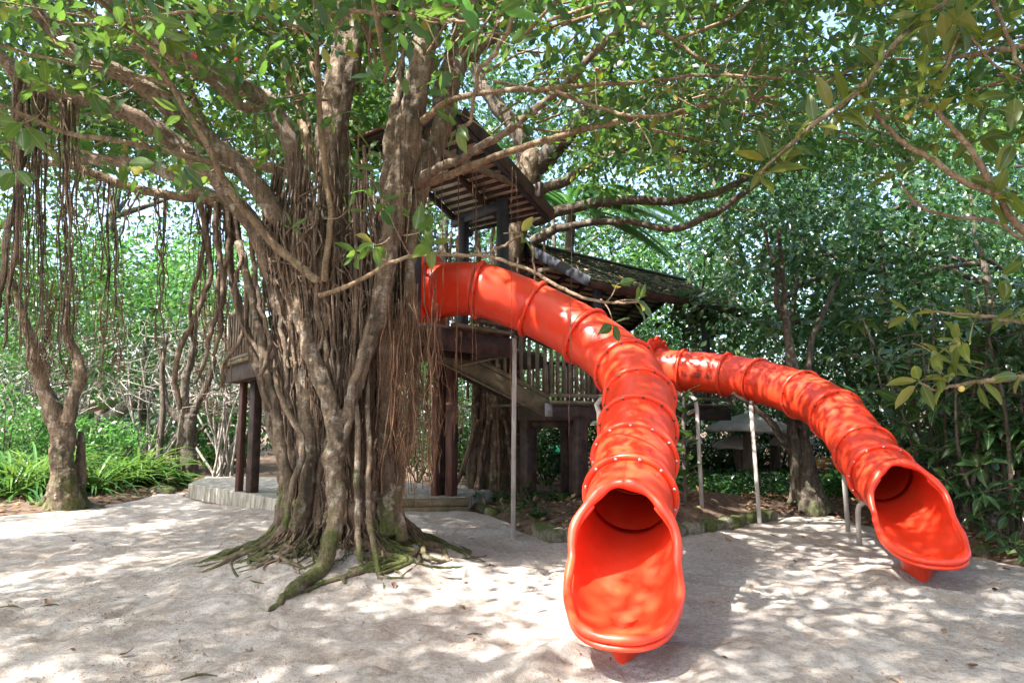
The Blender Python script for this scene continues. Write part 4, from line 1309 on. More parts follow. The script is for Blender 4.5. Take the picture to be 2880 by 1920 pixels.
def limb_y(nm, px):
    p = [q for n_, q in LIMBS if n_ == nm][0]
    q = np.array([(a, b_, y) for a, b_, y, r in p]); o = np.argsort(q[:, 0])
    return np.interp(px, q[o, 0], q[o, 1]), np.interp(px, q[o, 0], q[o, 2])

# thick hanging roots at the left flank (they join below the limbs)
for l in ([(560, 560, 8.2, 12), (575, 680, 8.2, 12), (590, 790, 8.2, 11), (550, 880, 8.2, 11), (512, 960, 8.2, 11), (500, 1050, 8.2, 10), (505, 1150, 8.2, 8)],
          [(610, 570, 8.1, 12), (600, 700, 8.1, 11), (620, 820, 8.1, 10), (585, 930, 8.1, 9), (570, 1010, 8.1, 7), (545, 1080, 8.1, 5)],
          [(640, 580, 8.1, 12), (645, 700, 8.1, 11), (620, 800, 8.1, 10), (630, 900, 8.1, 9), (600, 1000, 8.1, 7)],
          [(660, 590, 8.15, 14), (668, 700, 8.15, 12), (690, 820, 8.1, 11), (680, 930, 8.1, 9), (640, 1010, 8.1, 8), (620, 1090, 8.1, 6)],
          [(590, 560, 8.3, 9), (585, 650, 8.3, 9), (560, 760, 8.3, 8), (540, 850, 8.3, 8), (545, 960, 8.3, 7)],
          [(48, 240, 6.75, 15), (40, 380, 6.75, 15), (52, 520, 6.75, 14), (20, 650, 6.75, 13), (4, 780, 6.75, 12), (-20, 900, 6.75, 10)],
          [(75, 250, 6.75, 10), (68, 400, 6.75, 10), (40, 560, 6.75, 10), (45, 700, 6.75, 9), (30, 830, 6.75, 7), (10, 980, 6.75, 4)],
          [(700, 640, 8.0, 10), (720, 760, 7.95, 9), (735, 860, 7.9, 9), (765, 960, 7.85, 9), (740, 1060, 7.8, 8), (760, 1150, 7.75, 7)],
          [(680, 720, 8.0, 8), (655, 820, 8.0, 8), (690, 930, 7.95, 8), (745, 1040, 7.9, 8), (775, 1180, 7.85, 9)]):
    p, r = pxline(l)
    V, F = tube(p, r * .75, 8, .12, 6, .06)
    mk('aerial_root', V, F, 'bark_root', ban, True); nroot += 1
# curtains under the left limbs
for c_, w, n_, y1a, y1b, lm in ((120, 40, 16, 830, 1080, 'A'), (190, 35, 11, 780, 1020, 'A'), (318, 20, 9, 860, 1085, 'D'), (250, 60, 6, 600, 850, 'D'), (455, 28, 8, 700, 1060, 'D'),
                              (395, 40, 5, 640, 900, 'D'), (555, 40, 10, 800, 1150, 'D'), (620, 45, 14, 820, 1210, 'D'), (40, 40, 8, 600, 1000, 'A')):
    for k in range(n_):
        px = rng.normal(c_, w * .5)
        y0, yd = limb_y(lm, px)
        hang(px, y0 + 4, rng.uniform(y1a, y1b), yd + rng.normal(0, .06), rng.choice([.006, .009, .013], p=[.45, .35, .2]), rng.uniform(30, 110), n=13)
# reddish roots hanging on the right flank
for k in range(34):
    px = rng.normal(1165, 33); y0 = rng.uniform(780, 1000)
    hang(px, y0, rng.uniform(1180, 1400), 7.75 + rng.normal(0, .10), rng.choice([.005, .007, .010]), rng.uniform(30, 70), 'fibre', 10, lean=rng.normal(-6, 16))
# single strings hanging in front of the slide and shelter roof
for px, y0, y1, Yd, r, ln in ((1292, 480, 1190, 8.3, .007, -8), (1287, 900, 1235, 8.3, .006, 0), (1280, 950, 1200, 8.3, .006, -8), (1297, 930, 1225, 8.3, .005, -3), (1330, 470, 1030, 8.3, .004, 10), (1338, 560, 1060, 8.3, .004, -6),
                              (1322, 700, 990, 8.3, .004, 6), (1343, 480, 700, 8.0, .005, -12), (1360, 470, 640, 8.0, .004, 6), (1440, 470, 720, 8.0, .005, -10), (1442, 700, 1160, 8.4, .004, -10), (1450, 480, 640, 8.0, .005, 8), (1606, 340, 830, 7.6, .004, 0),
                              (1604, 830, 1225, 8.0, .005, 8), (1275, 120, 420, 7.0, .004, 3), (1245, 60, 260, 6.0, .003, 0), (1205, 520, 900, 7.9, .006, 14), (1225, 540, 870, 7.9, .005, 5), (1215, 640, 940, 7.9, .006, -6), (1192, 560, 860, 7.9, .008, 6)):
    hang(px, y0, y1, Yd, r, 16, 'fibre' if Yd > 8.2 else 'bark_root', 12, lean=ln)
for k in range(10):                                   # frayed tip tassels
    hang(1283 + rng.normal(0, 5), 1120 + rng.uniform(0, 40), rng.uniform(1180, 1240), 8.3, .004, 22, 'fibre', 6)
for px in (700, 790, 860, 940, 1010, 1060, 1130, 1150, 1190, 1215):      # thin strings over the columns
    for q in range(3):
        y0 = rng.uniform(260, 560)
        hang(px + rng.normal(0, 22), y0, y0 + rng.uniform(250, 620), 7.55 + rng.normal(0, .1), rng.choice([.004, .006, .009]), 24, 'bark_root', 9)
print('aerial roots', nroot)
LAT = []
for k in range(430):       # near-vertical strands that sheathe the trunk
    z0 = rng.uniform(1.4, 5.0); z1 = rng.uniform(.40, .9) if rng.random() < .6 else max(.5, z0 - rng.uniform(.8, 2.2)); k_ = 9
    zs = np.linspace(z0, z1, k_); t0 = math.radians(rng.uniform(160, 385))
    th = t0 + np.cumsum(rng.normal(0, .030, k_)) + rng.normal(0, .07) * np.linspace(0, 1, k_)
    o_ = rng.uniform(-.05, .08)
    pts = np.array([(env_c(z)[0] + 1.02 * (env_r(z) + o_) * math.cos(t), env_c(z)[1] + .92 * (env_r(z) + o_) * math.sin(t), z) for z, t in zip(zs, th)])
    LAT.append(tube(pts, rng.choice([.007, .011, .016, .022], p=[.3, .35, .25, .1]), 6, .12, 3, .03))
for k in range(150):       # fine roots splaying over the mound
    t = math.radians(rng.uniform(165, 380)); k_ = 7; r0_ = rng.uniform(.50, .62); r1_ = rng.uniform(.80, 1.30)
    rr = np.linspace(r0_, r1_, k_); tt = t + np.cumsum(rng.normal(0, .06, k_))
    x_ = -2.02 + rr * np.cos(tt); y_ = 8.36 + rr * .95 * np.sin(tt)
    z_ = sand_h(x_, y_) + np.linspace(.30, -.01, k_) * np.linspace(1, 0, k_) + .012
    LAT.append(tube(np.stack([x_, y_, z_], -1), np.linspace(rng.uniform(.010, .022), .004, k_), 6, .12, 3, .03))
for k in range(120):
    z0 = rng.uniform(.9, 4.6); L = rng.uniform(.7, 2.0); k_ = 9
    zs = np.linspace(z0, max(.35, z0 - L), k_); th = math.radians(rng.uniform(160, 385)) + np.cumsum(rng.normal(0, .13, k_)) * rng.uniform(.3, 1.4)
    o_ = rng.uniform(-.02, .11)
    pts = np.array([(env_c(z)[0] + 1.02 * (env_r(z) + o_) * math.cos(t), env_c(z)[1] + .92 * (env_r(z) + o_) * math.sin(t), z) for z, t in zip(zs, th)])
    LAT.append(tube(pts, rng.uniform(.005, .014), 6, .1, 3, .05))
V, F = join(LAT)
tag(mk('root_lattice', V, F, 'bark_root', ban, True), None, None, None, 'stuff')
# masses of fine fibres too thin to pick apart
parts = []
for k in range(230):
    px = rng.normal(1160, 40) if k % 3 else rng.normal(1100, 60)
    y0 = rng.uniform(820, 1150); y1 = y0 + rng.uniform(120, 330)
    n_ = 7
    xs_ = px + np.cumsum(rng.normal(0, 1, n_)) * 9
    pts = np.array([P(a, b_, 7.72 + rng.normal(0, .02)) for a, b_ in zip(xs_, np.linspace(y0, min(y1, 1430), n_))])
    parts.append(tube(pts, rng.uniform(.0018, .0035), 4))
for c_, n_, y0, y1 in ((125, 60, 880, 1080), (190, 50, 850, 1090), (320, 30, 900, 1080), (600, 60, 900, 1200), (40, 40, 700, 1000)):
    for k in range(n_):
        px = rng.normal(c_, 24); a0 = rng.uniform(y0 - 120, y1 - 60); a1 = min(y1, a0 + rng.uniform(40, 160))
        xs_ = px + np.cumsum(rng.normal(0, 1, 6)) * 6
        pts = np.array([P(a, b_, (6.9 if c_ < 400 else 8.1) + rng.normal(0, .03)) for a, b_ in zip(xs_, np.linspace(a0, a1, 6))])
        parts.append(tube(pts, rng.uniform(.002, .004), 4))
V, F = join(parts)
tag(mk('root_fibres', V, F, 'fibre', ban, True), None, None, None, 'stuff')

# ---- leaves
def fine_leaf(name, mat, curl=.10, width=.22, fold=.05, point=.12, notch=0.0):
    us = np.linspace(0, 1, 8)
    V = [(0, 0, 0)]; F = []
    rows = []
    for u in us[1:-1]:
        w = width * math.sin(math.pi * (u ** .85)) ** .75
        z = -curl * (u - .35) ** 2 * 2.0
        rows.append(len(V))
        V += [(u, w, z + fold * .7 + .012 * math.sin(u * 17)), (u, w * .5, z + fold * .22), (u, 0, z), (u, -w * .5, z + fold * .22), (u, -w, z + fold * .7 - .012 * math.sin(u * 17))]
    tip_ = len(V); V.append((1 + point * .3, 0, -curl * .42 * 2 - .02))
    for q in range(4):
        F.append([0, rows[0] + q + 1, rows[0] + q])
        F.append([rows[-1] + q, rows[-1] + q + 1, tip_])
    for a_, b_ in zip(rows[:-1], rows[1:]):
        for q in range(4):
            F.append([a_ + q, a_ + q + 1, b_ + q + 1, b_ + q])
    # petiole
    s = len(V)
    V += [(-.16, .008, .02), (-.16, -.008, .02), (.02, -.010, 0), (.02, .010, 0), (-.16, 0, .006), (.02, 0, -.015)]
    F += [[s, s + 1, s + 2, s + 3], [s + 1, s + 4, s + 5, s + 2], [s + 4, s, s + 3, s + 5]]
    me = mesh(name, V, F, True); me.materials.append(M[mat])
    return me
LN = [fine_leaf('banyan_leaf', 'leaf_near', c_, w) for c_, w in ((.10, .23), (.22, .21), (-.06, .24), (.16, .26))]

def place_leaf(me, pos, axis, nrm, size, parent, name='leaf'):
    axis = unit(np.asarray(axis, float)); s = unit(np.cross(nrm, axis)); nn = np.cross(axis, s)
    o = obj(name, me, parent)
    mt = Matrix(((axis[0], s[0], nn[0], pos[0]), (axis[1], s[1], nn[1], pos[1]), (axis[2], s[2], nn[2], pos[2]), (0, 0, 0, 1)))
    o.matrix_basis = mt @ Matrix.Scale(size, 4)
    return o

def rosette(pos, d, n, size, parent, meshes, spread=.9, droop=.15, ups=.6):
    """whorl of n leaves round twig direction d"""
    d = unit(np.asarray(d, float))
    a_ = unit(np.cross(d, [.3, .2, 1.0])); b_ = np.cross(d, a_)
    ph = rng.uniform(0, 6.28)
    for k in range(n):
        t = ph + k * 2.4
        ax = d * (1 - spread * .6) + (math.cos(t) * a_ + math.sin(t) * b_) * spread + rng.normal(0, .12, 3)
        ax[2] -= droop
        nr = np.array([0, 0, ups]) + d * .6 + rng.normal(0, .25, 3)
        sz = size * rng.uniform(.7, 1.15)
        axu = unit(ax)
        place_leaf(random.choice(meshes), np.asarray(pos) + axu * sz * .16 - d * .01 * k, ax, nr, sz, parent)

nleaf = 0
# clusters read off the photograph: px, py, depth, leaves, size, twig dx, dy
CL = [(1050, 215, 5.8, 7, .17, -.3, .2), (1340, 95, 4.6, 5, .21, -1, -.1), (1330, 60, 4.7, 3, .20, .4, .6), (1440, 130, 4.9, 5, .18, .6, -.4), (1300, 20, 4.6, 4, .22, -.4, .6), (1400, 30, 4.5, 3, .20, .3, .8),
      (1285, 355, 6.1, 5, .17, -.5, -.6), (1180, 655, 6.3, 6, .20, .6, .1), (1150, 610, 6.4, 4, .18, .1, .7), (1050, 690, 6.5, 5, .19, -.8, -.2), (1000, 720, 6.5, 4, .18, -.8, -.4), (1080, 560, 6.6, 4, .17, .2, .4), (1215, 690, 6.2, 4, .17, .5, -.5),
      (1468, 655, 6.0, 3, .16, .6, .1), (1800, 845, 5.6, 7, .15, .9, .1), (1735, 800, 5.7, 2, .14, .3, .6), (1725, 910, 5.7, 3, .14, .2, -.7), (745, 440, 6.9, 5, .17, -.5, .3), (770, 410, 6.9, 3, .15, .4, .5),
      (360, 470, 6.4, 6, .18, .3, -.4), (520, 470, 6.7, 4, .18, .3, -.5), (250, 250, 6.3, 6, .17, -.3, -.3), (240, 130, 6.0, 5, .19, .2, -.5), (470, 110, 6.3, 6, .19, .4, -.3), (330, 75, 5.9, 6, .20, -.4, .2), (60, 350, 5.9, 5, .19, -.3, -.4),
      (120, 230, 5.9, 5, .18, -.3, .3), (420, 60, 5.8, 5, .22, .2, -.5), (560, 130, 6.6, 6, .17, .4, .1), (660, 150, 6.8, 5, .17, .5, 0), (760, 110, 6.8, 6, .17, .3, .2), (820, 190, 7.0, 5, .17, -.3, -.3), (860, 130, 6.8, 4, .17, -.2, -.2),
      (1110, 110, 6.2, 4, .20, .1, -.8), (940, 330, 6.8, 4, .17, .2, -.5), (1000, 470, 6.9, 5, .16, .5, .1), (1040, 420, 6.9, 3, .16, .3, .3), (820, 640, 7.0, 4, .15, .3, .2), (680, 560, 7.0, 4, .15, .3, .3), (980, 590, 6.9, 4, .15, .4, .1)]
bright = fine_leaf('banyan_leaf', 'leaf_bright', .12, .23)
for px, py, Yd, n_, sz, dx, dy in CL:
    pos = P(px, py, Yd)
    d = np.array([dx, rng.normal(-.2, .3), dy])
    rosette(pos, d, n_, sz * 1.3, ban, [bright] * 2 + LN[:1] if (px, py) in ((1050, 215), (1340, 95), (1300, 20), (1400, 30)) else LN)
    nleaf += n_
    # the twig that carries it
    b0 = pos - unit(d) * rng.uniform(.15, .35) + np.array([0, .15, .05])
    V, F = tube(np.array([b0, (b0 + pos) / 2 + rng.normal(0, .015, 3), pos]), np.array([.007, .006, .004]), 6, 0, 4)
    mk('twig', V, F, 'twig', ban, True)
# twigs growing from the slender limbs, each ending in a whorl
twp = []; crown_extra = []
for nm in ('F', 'H', 'I', 'R', 'S', 'T', 'U', 'Q', 'Z', 'b', 'K', 'D', 'A', 'B', 'C', 'L', 'M', 'N', 'X'):
    p, r = limb_pts[nm]
    cp = catmull(p, 6)
    for k in range({'S': 16, 'R': 16, 'T': 12, 'U': 12, 'Q': 10, 'X': 2, 'A': 6, 'B': 8}.get(nm, 9)):
        q = cp[rng.integers(len(cp) // 4, len(cp))]
        d = unit(rng.normal(0, 1, 3) + np.array([0, -.2, .35]))
        L = rng.uniform(.25, .75)
        e = q + d * L + np.array([0, 0, -.05])
        # keep the shelter roof, trunk front and slide clear
        u = 1440 + e[0] / e[1] * F_PX; v = 1180 - (e[2] - CAM_H) / e[1] * F_PX
        if (1150 < u < 1620 and v > 330) or (640 < u < 1250 and v > 560) or v > 640:
            continue
        twp.append(tube(np.array([q, (q + e) / 2 + rng.normal(0, .03, 3), e]), np.array([.008, .006, .004]), 5, 0, 4))
        if nleaf < 292:
            n_ = int(rng.integers(3, 6)); rosette(e, d, n_, rng.uniform(.17, .24), ban, LN); nleaf += n_
        else:
            crown_extra.append((e, d))
V, F = join(twp)
tag(mk('twigs', V, F, 'twig', ban, True), None, None, None, 'stuff')
print('near leaves', nleaf)

# the crown: whorled clumps through the volume over the play area
cen = []
for _ in range(9000):
    a_ = rng.uniform(0, 2 * math.pi); rr = 12.5 * math.sqrt(rng.random())
    x = -2.6 + rr * math.cos(a_); y = 6.0 + rr * math.sin(a_)
    base = 5.0 + .010 * rr ** 2
    z = base + 4.2 * rng.random() ** 1.2 * (1 - (rr / 13.5) ** 2)
    cen.append((x, y, z))
    if len(cen) >= 6400: break
cen = np.array(cen)
u = 1440 + cen[:, 0] / np.maximum(cen[:, 1], .1) * F_PX
v = 1180 - (cen[:, 2] - CAM_H) / np.maximum(cen[:, 1], .1) * F_PX
infront = cen[:, 1] > .3
keep = ~(infront & (u > 1850) & (u < 3000) & (v > -50) & (rng.random(len(cen)) < .5)) & ~(infront & (cen[:, 1] < 7.2) & (v > 40) & (u > -100) & (u < 2980)) & ~(infront & (u > -200) & (u < 3080) & (v > 430)) & ~(infront & (u > 780) & (u < 1330) & (v > 40) & (cen[:, 1] < 9.5))
keep &= ~(infront & (u > 1150) & (u < 1640) & (v > 190) & (cen[:, 1] < 13))
keep &= ~(infront & (u > -150) & (u < 900) & (v > 30) & (cen[:, 1] < 9.4) & (rng.random(len(cen)) < .8))
keep &= ~(infront & (u > -150) & (u < 3000) & (v > -40) & (rng.random(len(cen)) < .28))
keep &= ~(infront & (u > 1180) & (u < 1560) & (v > 90) & (cen[:, 1] < 14))
# sun gaps: clumps dropped or kept to shape the sunlight on sand and slides
gap = vnoise((cen[:, 0] + KX * cen[:, 2]) * .95 + 3, (cen[:, 1] + KY * cen[:, 2]) * .95, 77) + .8 * vnoise((cen[:, 0] + KX * cen[:, 2]) * .38, (cen[:, 1] + KY * cen[:, 2]) * .38, 79)
kgap = gap < 1.0
sx0 = cen[:, 0] + KX * cen[:, 2]; sy0 = cen[:, 1] + KY * cen[:, 2]      # where each clump's shadow lands
kgap |= (sx0 > -.6) & (sx0 < 5.5) & (sy0 > 3.2) & (sy0 < 6.4) & (vnoise(sx0 * 1.3, sy0 * 1.3, 93) < .60)  # clumps kept here and below to shade the sand
kgap |= (sx0 > -7) & (sx0 < -2) & (sy0 > 9.5) & (sy0 < 13)
sx3, sy3 = sx0 - KX * 3, sy0 - KY * 3
open_ = (sx3 > -1.0) & (sx3 < 2.0) & (sy3 > 8.2) & (sy3 < 10.2) & (vnoise(sx3 * 1.6, sy3 * 1.6, 91) > .40)  # gap cut so sun reaches the upper big slide
kgap &= ~open_
inv_ = infront & (np.abs(cen[:, 0] / np.maximum(cen[:, 1], .3)) < .85) & ((cen[:, 2] - CAM_H) / np.maximum(cen[:, 1], .3) < .75)
keep &= kgap | (inv_ & ~open_)
cen = cen[keep]
inview = (cen[:, 1] > .3) & (np.abs(cen[:, 0] / cen[:, 1]) < .85) & ((cen[:, 2] - CAM_H) / cen[:, 1] < .75)
hid = np.vstack([cen[~inview] + np.array([0, 0, 3.2]), np.column_stack([rng.uniform(.5, 5.5, 220), rng.uniform(5, 11, 220), rng.uniform(9.3, 12.5, 220)])]); cen = cen[inview]  # unseen clumps, lifted to soften dapple, plus clumps added to shade the slides
add = []
while len(add) < 230:
    px = rng.uniform(-250, 1250); py = rng.uniform(-350, 400)
    if 860 < px < 1300 and py > 60: continue
    if vnoise(px / 130., py / 110., 15) > .72: continue
    add.append(P(px, py, rng.uniform(9.0, 13.5)))
cen = np.vstack([cen, add])
ph_, ah_, nh_, sh_ = clump_leaves(hid, rng.uniform(.3, .7, len(hid)), 40, .17, .9, .2)
V, F = leaf_batch(ph_, ah_, nh_, sh_, T4, 1.1)
tag(mk('crown', V, F, 'leaf', ban), None, None, None, 'stuff')
print('crown clumps', len(cen), len(hid))
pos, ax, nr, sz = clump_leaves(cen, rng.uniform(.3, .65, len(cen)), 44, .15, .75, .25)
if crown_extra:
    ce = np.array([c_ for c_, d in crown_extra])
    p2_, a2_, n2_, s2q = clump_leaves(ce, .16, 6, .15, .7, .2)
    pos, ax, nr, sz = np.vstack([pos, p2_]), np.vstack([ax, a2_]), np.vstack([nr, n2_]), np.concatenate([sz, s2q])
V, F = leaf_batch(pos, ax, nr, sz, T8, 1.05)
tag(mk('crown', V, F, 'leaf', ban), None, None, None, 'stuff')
# crown branchlets
parts = []
for c_ in cen[::2]:
    b0 = c_ + rng.normal(0, .25, 3) + unit(np.array([TRUNK[0], TRUNK[1], 5.5]) - c_) * rng.uniform(.6, 1.5)
    parts.append(tube(np.array([b0, (b0 + c_) / 2 + rng.normal(0, .06, 3), c_]), np.array([.022, .015, .006]), 5))
V, F = join(parts)
tag(mk('branchlets', V, F, 'twig', ban, True), None, None, None, 'stuff')
# figs
fm = None
for px, py, Yd in ((549, 157, 6.5), (545, 152, 6.5), (553, 160, 6.5), (663, 168, 6.6), (668, 166, 6.6), (1675, 195, 7.0)):
    th = np.linspace(.05, math.pi - .05, 7); ph = np.linspace(0, 2 * math.pi, 10, endpoint=False)
    TH, PH = np.meshgrid(th, ph, indexing='ij'); c = P(px, py, Yd)
    V = np.stack([c[0] + .014 * np.sin(TH) * np.cos(PH), c[1] + .014 * np.sin(TH) * np.sin(PH), c[2] + .017 * np.cos(TH)], -1).reshape(-1, 3)
    i = np.arange(6)[:, None] * 10; j = np.arange(10)[None]
    F = np.stack([i + j, i + 10 + j, i + 10 + (j + 1) % 10, i + (j + 1) % 10], -1).reshape(-1, 4)
    mk('fig', V, F, 'fig', ban, True)

# the second banyan stem cluster behind the shelter, forking above the roofs
b2t = thing('banyan_tree', 'grey forked banyan trunk rising behind the shelter roof', 'tree', (.6, 15.5, 0))
for l in ([(1400, 1390, 14.5, 60), (1395, 1200, 14.5, 42), (1400, 1000, 14.4, 40), (1420, 800, 14.2, 40), (1450, 640, 14.0, 38), (1490, 480, 13.8, 38), (1505, 430, 13.7, 36)],):
    p, r = pxline(l); V, F = tube(p, r, 14, .15, 7, .06)
    mk('trunk', V, F, 'bark', b2t, True)
for l in ([(1490, 500, 13.8, 30), (1460, 380, 13.8, 26), (1390, 280, 13.9, 22), (1340, 200, 14, 18), (1300, 80, 14.2, 14)],
          [(1495, 480, 13.8, 32), (1570, 410, 13.5, 28), (1640, 330, 13.2, 24), (1690, 220, 13, 20), (1730, 120, 12.9, 16), (1800, -40, 12.8, 12)],
          [(1500, 620, 13.6, 20), (1620, 575, 13.2, 15), (1750, 560, 12.8, 14), (1900, 560, 12.5, 12), (2040, 530, 12.2, 10), (2160, 470, 12, 6)],
          [(1500, 680, 13.2, 16), (1580, 640, 12.8, 12), (1720, 622, 12.4, 10), (1880, 640, 12.0, 10), (1960, 618, 11.8, 10), (2060, 560, 11.6, 9), (2150, 500, 11.4, 7)],
          [(1500, 540, 13.5, 18), (1600, 500, 13, 14), (1700, 440, 12.6, 12), (1850, 420, 12.2, 9), (2000, 440, 12, 7)],
          [(1640, 330, 13.2, 14), (1740, 300, 12.8, 12), (1880, 250, 12.4, 9), (2000, 180, 12, 6)]):
    p, r = pxline(l); V, F = tube(p, r, 10, .1, 7, .08)
    mk('limb', V, F, 'bark_grey', b2t, True)
for px, y0 in ((1350, 1380), (1330, 1370), (1378, 1385), (1425, 1380), (1450, 1395)):
    p, r = pxline([(px, y0, 14.2, 16), (px + 4, 1200, 14.3, 12), (px + 15, 1000, 14.3, 12), (px + 40, 800, 14.2, 10)])
    V, F = tube(p, r, 8, .12, 6, .05); mk('aerial_root', V, F, 'bark_root', b2t, True)
for k in range(9):
    px = rng.normal(1400, 18)
    p, r = pxline([(px, 1180, 14.1, 7), (1400 + (px - 1400) * 1.8, 1300, 14.05, 7), (1400 + (px - 1400) * 2.6, 1385, 13.9, 6), (1400 + (px - 1400) * 3.4, 1402, 13.7, 3)])
    V, F = tube(p, r, 7, .12, 5, .04); mk('aerial_root', V, F, 'bark_root', b2t, True)
for k in range(16):
    px = rng.uniform(1250, 1530); y0 = rng.uniform(560, 700)
    p, r = pxline([(px, y0, 13.9, 4), (px + rng.normal(0, 8), y0 + 120, 13.9, 4), (px + rng.normal(0, 12), y0 + 300, 13.9, 3)])
    V, F = tube(p, r, 6, .1, 5, .05); mk('aerial_root', V, F, 'bark_root', b2t, True)
cen = []
while len(cen) < 420:
    px = rng.uniform(1250, 2250); py = rng.uniform(-420, 560); Yd = rng.uniform(11.2, 15.5)
    if py > 110 and px < 1640: continue
    if px > 1900 and rng.random() < .35: continue
    if py > 470 and rng.random() < .6: continue
    if fbm(px / 160., py / 160., 3, 5) > .13: continue
    cen.append(P(px, py, Yd))
cen = np.array(cen)
pos, ax, nr, sz = clump_leaves(cen, rng.uniform(.3, .65, len(cen)), 44, .14, .75, .25)
V, F = leaf_batch(pos, ax, nr, sz, T8, 1.05)
tag(mk('crown', V, F, 'leaf', b2t), None, None, None, 'stuff')
# ------------------------------------------------------------------ woodland
def xat(px, Yd):
    return (px - 1440) / F_PX * Yd

def tree(name, label, px, Yd, h, rad, n_cl, per, size, mat, group=None, tmpl=T4, r0=.16, zlow=.35, fork=4, cat='tree', crx=1.0, cz=None, bark_='bark_grey', lo=.35, sun_gap=None, crad=(.35, .8)):
    x = xat(px, Yd)
    z0 = float(soil_h(np.array([x]), np.array([Yd]))[0])
    t = thing(name, label, cat, (x, Yd, z0), group)
    top = np.array([x + rng.normal(0, .3), Yd + rng.normal(0, .3), h * .8])
    mid = np.array([x + rng.normal(0, .12), Yd, h * .4])
    pts = np.array([(x, Yd, z0 - .1), (x + rng.normal(0, .04), Yd, z0 + .5), mid, top])
    V, F = tube(pts, np.array([r0 * 1.4, r0, r0 * .75, r0 * .25]), 10, .12, 7, .08)
    mk('trunk', V, F, bark_, t, True)
    cz_ = h * (1 + zlow) / 2 if cz is None else cz
    rz = h * (1 - zlow) / 2
    for k in range(fork):
        a_ = rng.uniform(0, 6.28); s = rng.uniform(.3, .7)
        b0 = mid * (1 - s) + top * s
        e = np.array([x + math.cos(a_) * rad * .75, Yd + math.sin(a_) * rad * .75, cz_ + rng.uniform(-.3, .6) * rz])
        V, F = tube(np.array([b0, (b0 + e) / 2 + rng.normal(0, .15, 3), e]), np.array([r0 * .45, r0 * .3, r0 * .1]), 7, .1, 6)
        mk('limb', V, F, bark_, t, True)
    cen = ell_centres((x, Yd, cz_), (rad * crx, rad, rz), n_cl, lo)
    pos, ax, nr, sz = clump_leaves(cen, rng.uniform(*crad, len(cen)), per, size, .6, .35)
    ok = pos[:, 2] > .15
    V, F = leaf_batch(pos[ok], ax[ok], nr[ok], sz[ok], tmpl, 1.0)
    tag(mk('crown', V, F, mat, t), None, None, None, 'stuff')
    return t

# big trees behind, each one its own crown
WG = 'trees of the wood behind the playground'
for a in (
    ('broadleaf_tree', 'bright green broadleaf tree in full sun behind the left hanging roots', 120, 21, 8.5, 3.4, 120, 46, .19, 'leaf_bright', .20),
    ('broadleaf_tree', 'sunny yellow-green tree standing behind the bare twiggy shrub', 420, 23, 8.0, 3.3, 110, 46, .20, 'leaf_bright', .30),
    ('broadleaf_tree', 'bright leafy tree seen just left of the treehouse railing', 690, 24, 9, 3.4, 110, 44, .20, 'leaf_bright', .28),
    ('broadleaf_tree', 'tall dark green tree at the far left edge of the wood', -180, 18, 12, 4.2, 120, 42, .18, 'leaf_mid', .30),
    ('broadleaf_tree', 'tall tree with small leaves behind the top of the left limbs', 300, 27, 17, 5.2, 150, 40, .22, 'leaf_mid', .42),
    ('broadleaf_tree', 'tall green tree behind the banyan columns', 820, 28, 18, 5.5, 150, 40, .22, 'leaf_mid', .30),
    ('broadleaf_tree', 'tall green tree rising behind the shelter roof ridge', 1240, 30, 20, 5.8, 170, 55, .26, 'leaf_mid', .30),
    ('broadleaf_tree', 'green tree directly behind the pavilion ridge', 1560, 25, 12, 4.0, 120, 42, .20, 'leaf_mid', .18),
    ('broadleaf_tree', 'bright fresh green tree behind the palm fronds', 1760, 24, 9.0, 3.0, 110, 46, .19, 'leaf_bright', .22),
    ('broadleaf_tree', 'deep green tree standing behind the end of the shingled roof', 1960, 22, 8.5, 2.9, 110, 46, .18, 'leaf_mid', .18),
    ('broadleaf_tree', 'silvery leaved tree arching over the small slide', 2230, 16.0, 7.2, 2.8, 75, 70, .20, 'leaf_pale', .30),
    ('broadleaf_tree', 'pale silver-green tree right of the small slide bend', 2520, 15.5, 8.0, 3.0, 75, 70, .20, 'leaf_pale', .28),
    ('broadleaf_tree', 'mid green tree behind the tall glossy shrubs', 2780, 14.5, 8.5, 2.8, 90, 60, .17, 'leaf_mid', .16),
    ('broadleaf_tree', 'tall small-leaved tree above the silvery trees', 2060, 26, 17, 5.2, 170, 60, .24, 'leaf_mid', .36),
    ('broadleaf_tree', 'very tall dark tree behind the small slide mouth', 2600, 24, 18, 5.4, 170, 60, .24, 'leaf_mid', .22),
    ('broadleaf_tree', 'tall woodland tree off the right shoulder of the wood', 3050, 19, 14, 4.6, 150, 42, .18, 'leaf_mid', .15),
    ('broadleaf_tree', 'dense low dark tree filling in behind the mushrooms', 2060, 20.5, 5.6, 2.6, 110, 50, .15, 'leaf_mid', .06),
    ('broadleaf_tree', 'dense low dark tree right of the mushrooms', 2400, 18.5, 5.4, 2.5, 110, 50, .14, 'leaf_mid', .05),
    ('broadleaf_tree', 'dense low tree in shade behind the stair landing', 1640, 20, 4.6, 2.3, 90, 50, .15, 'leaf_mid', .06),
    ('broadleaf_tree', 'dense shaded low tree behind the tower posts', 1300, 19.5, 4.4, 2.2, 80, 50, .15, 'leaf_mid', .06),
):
    tree(a[0], a[1], a[2], a[3], a[4], a[5], a[6], a[7], a[8], a[9], WG, zlow=a[10], r0=.10 + .006 * a[4] * a[5] * .3)

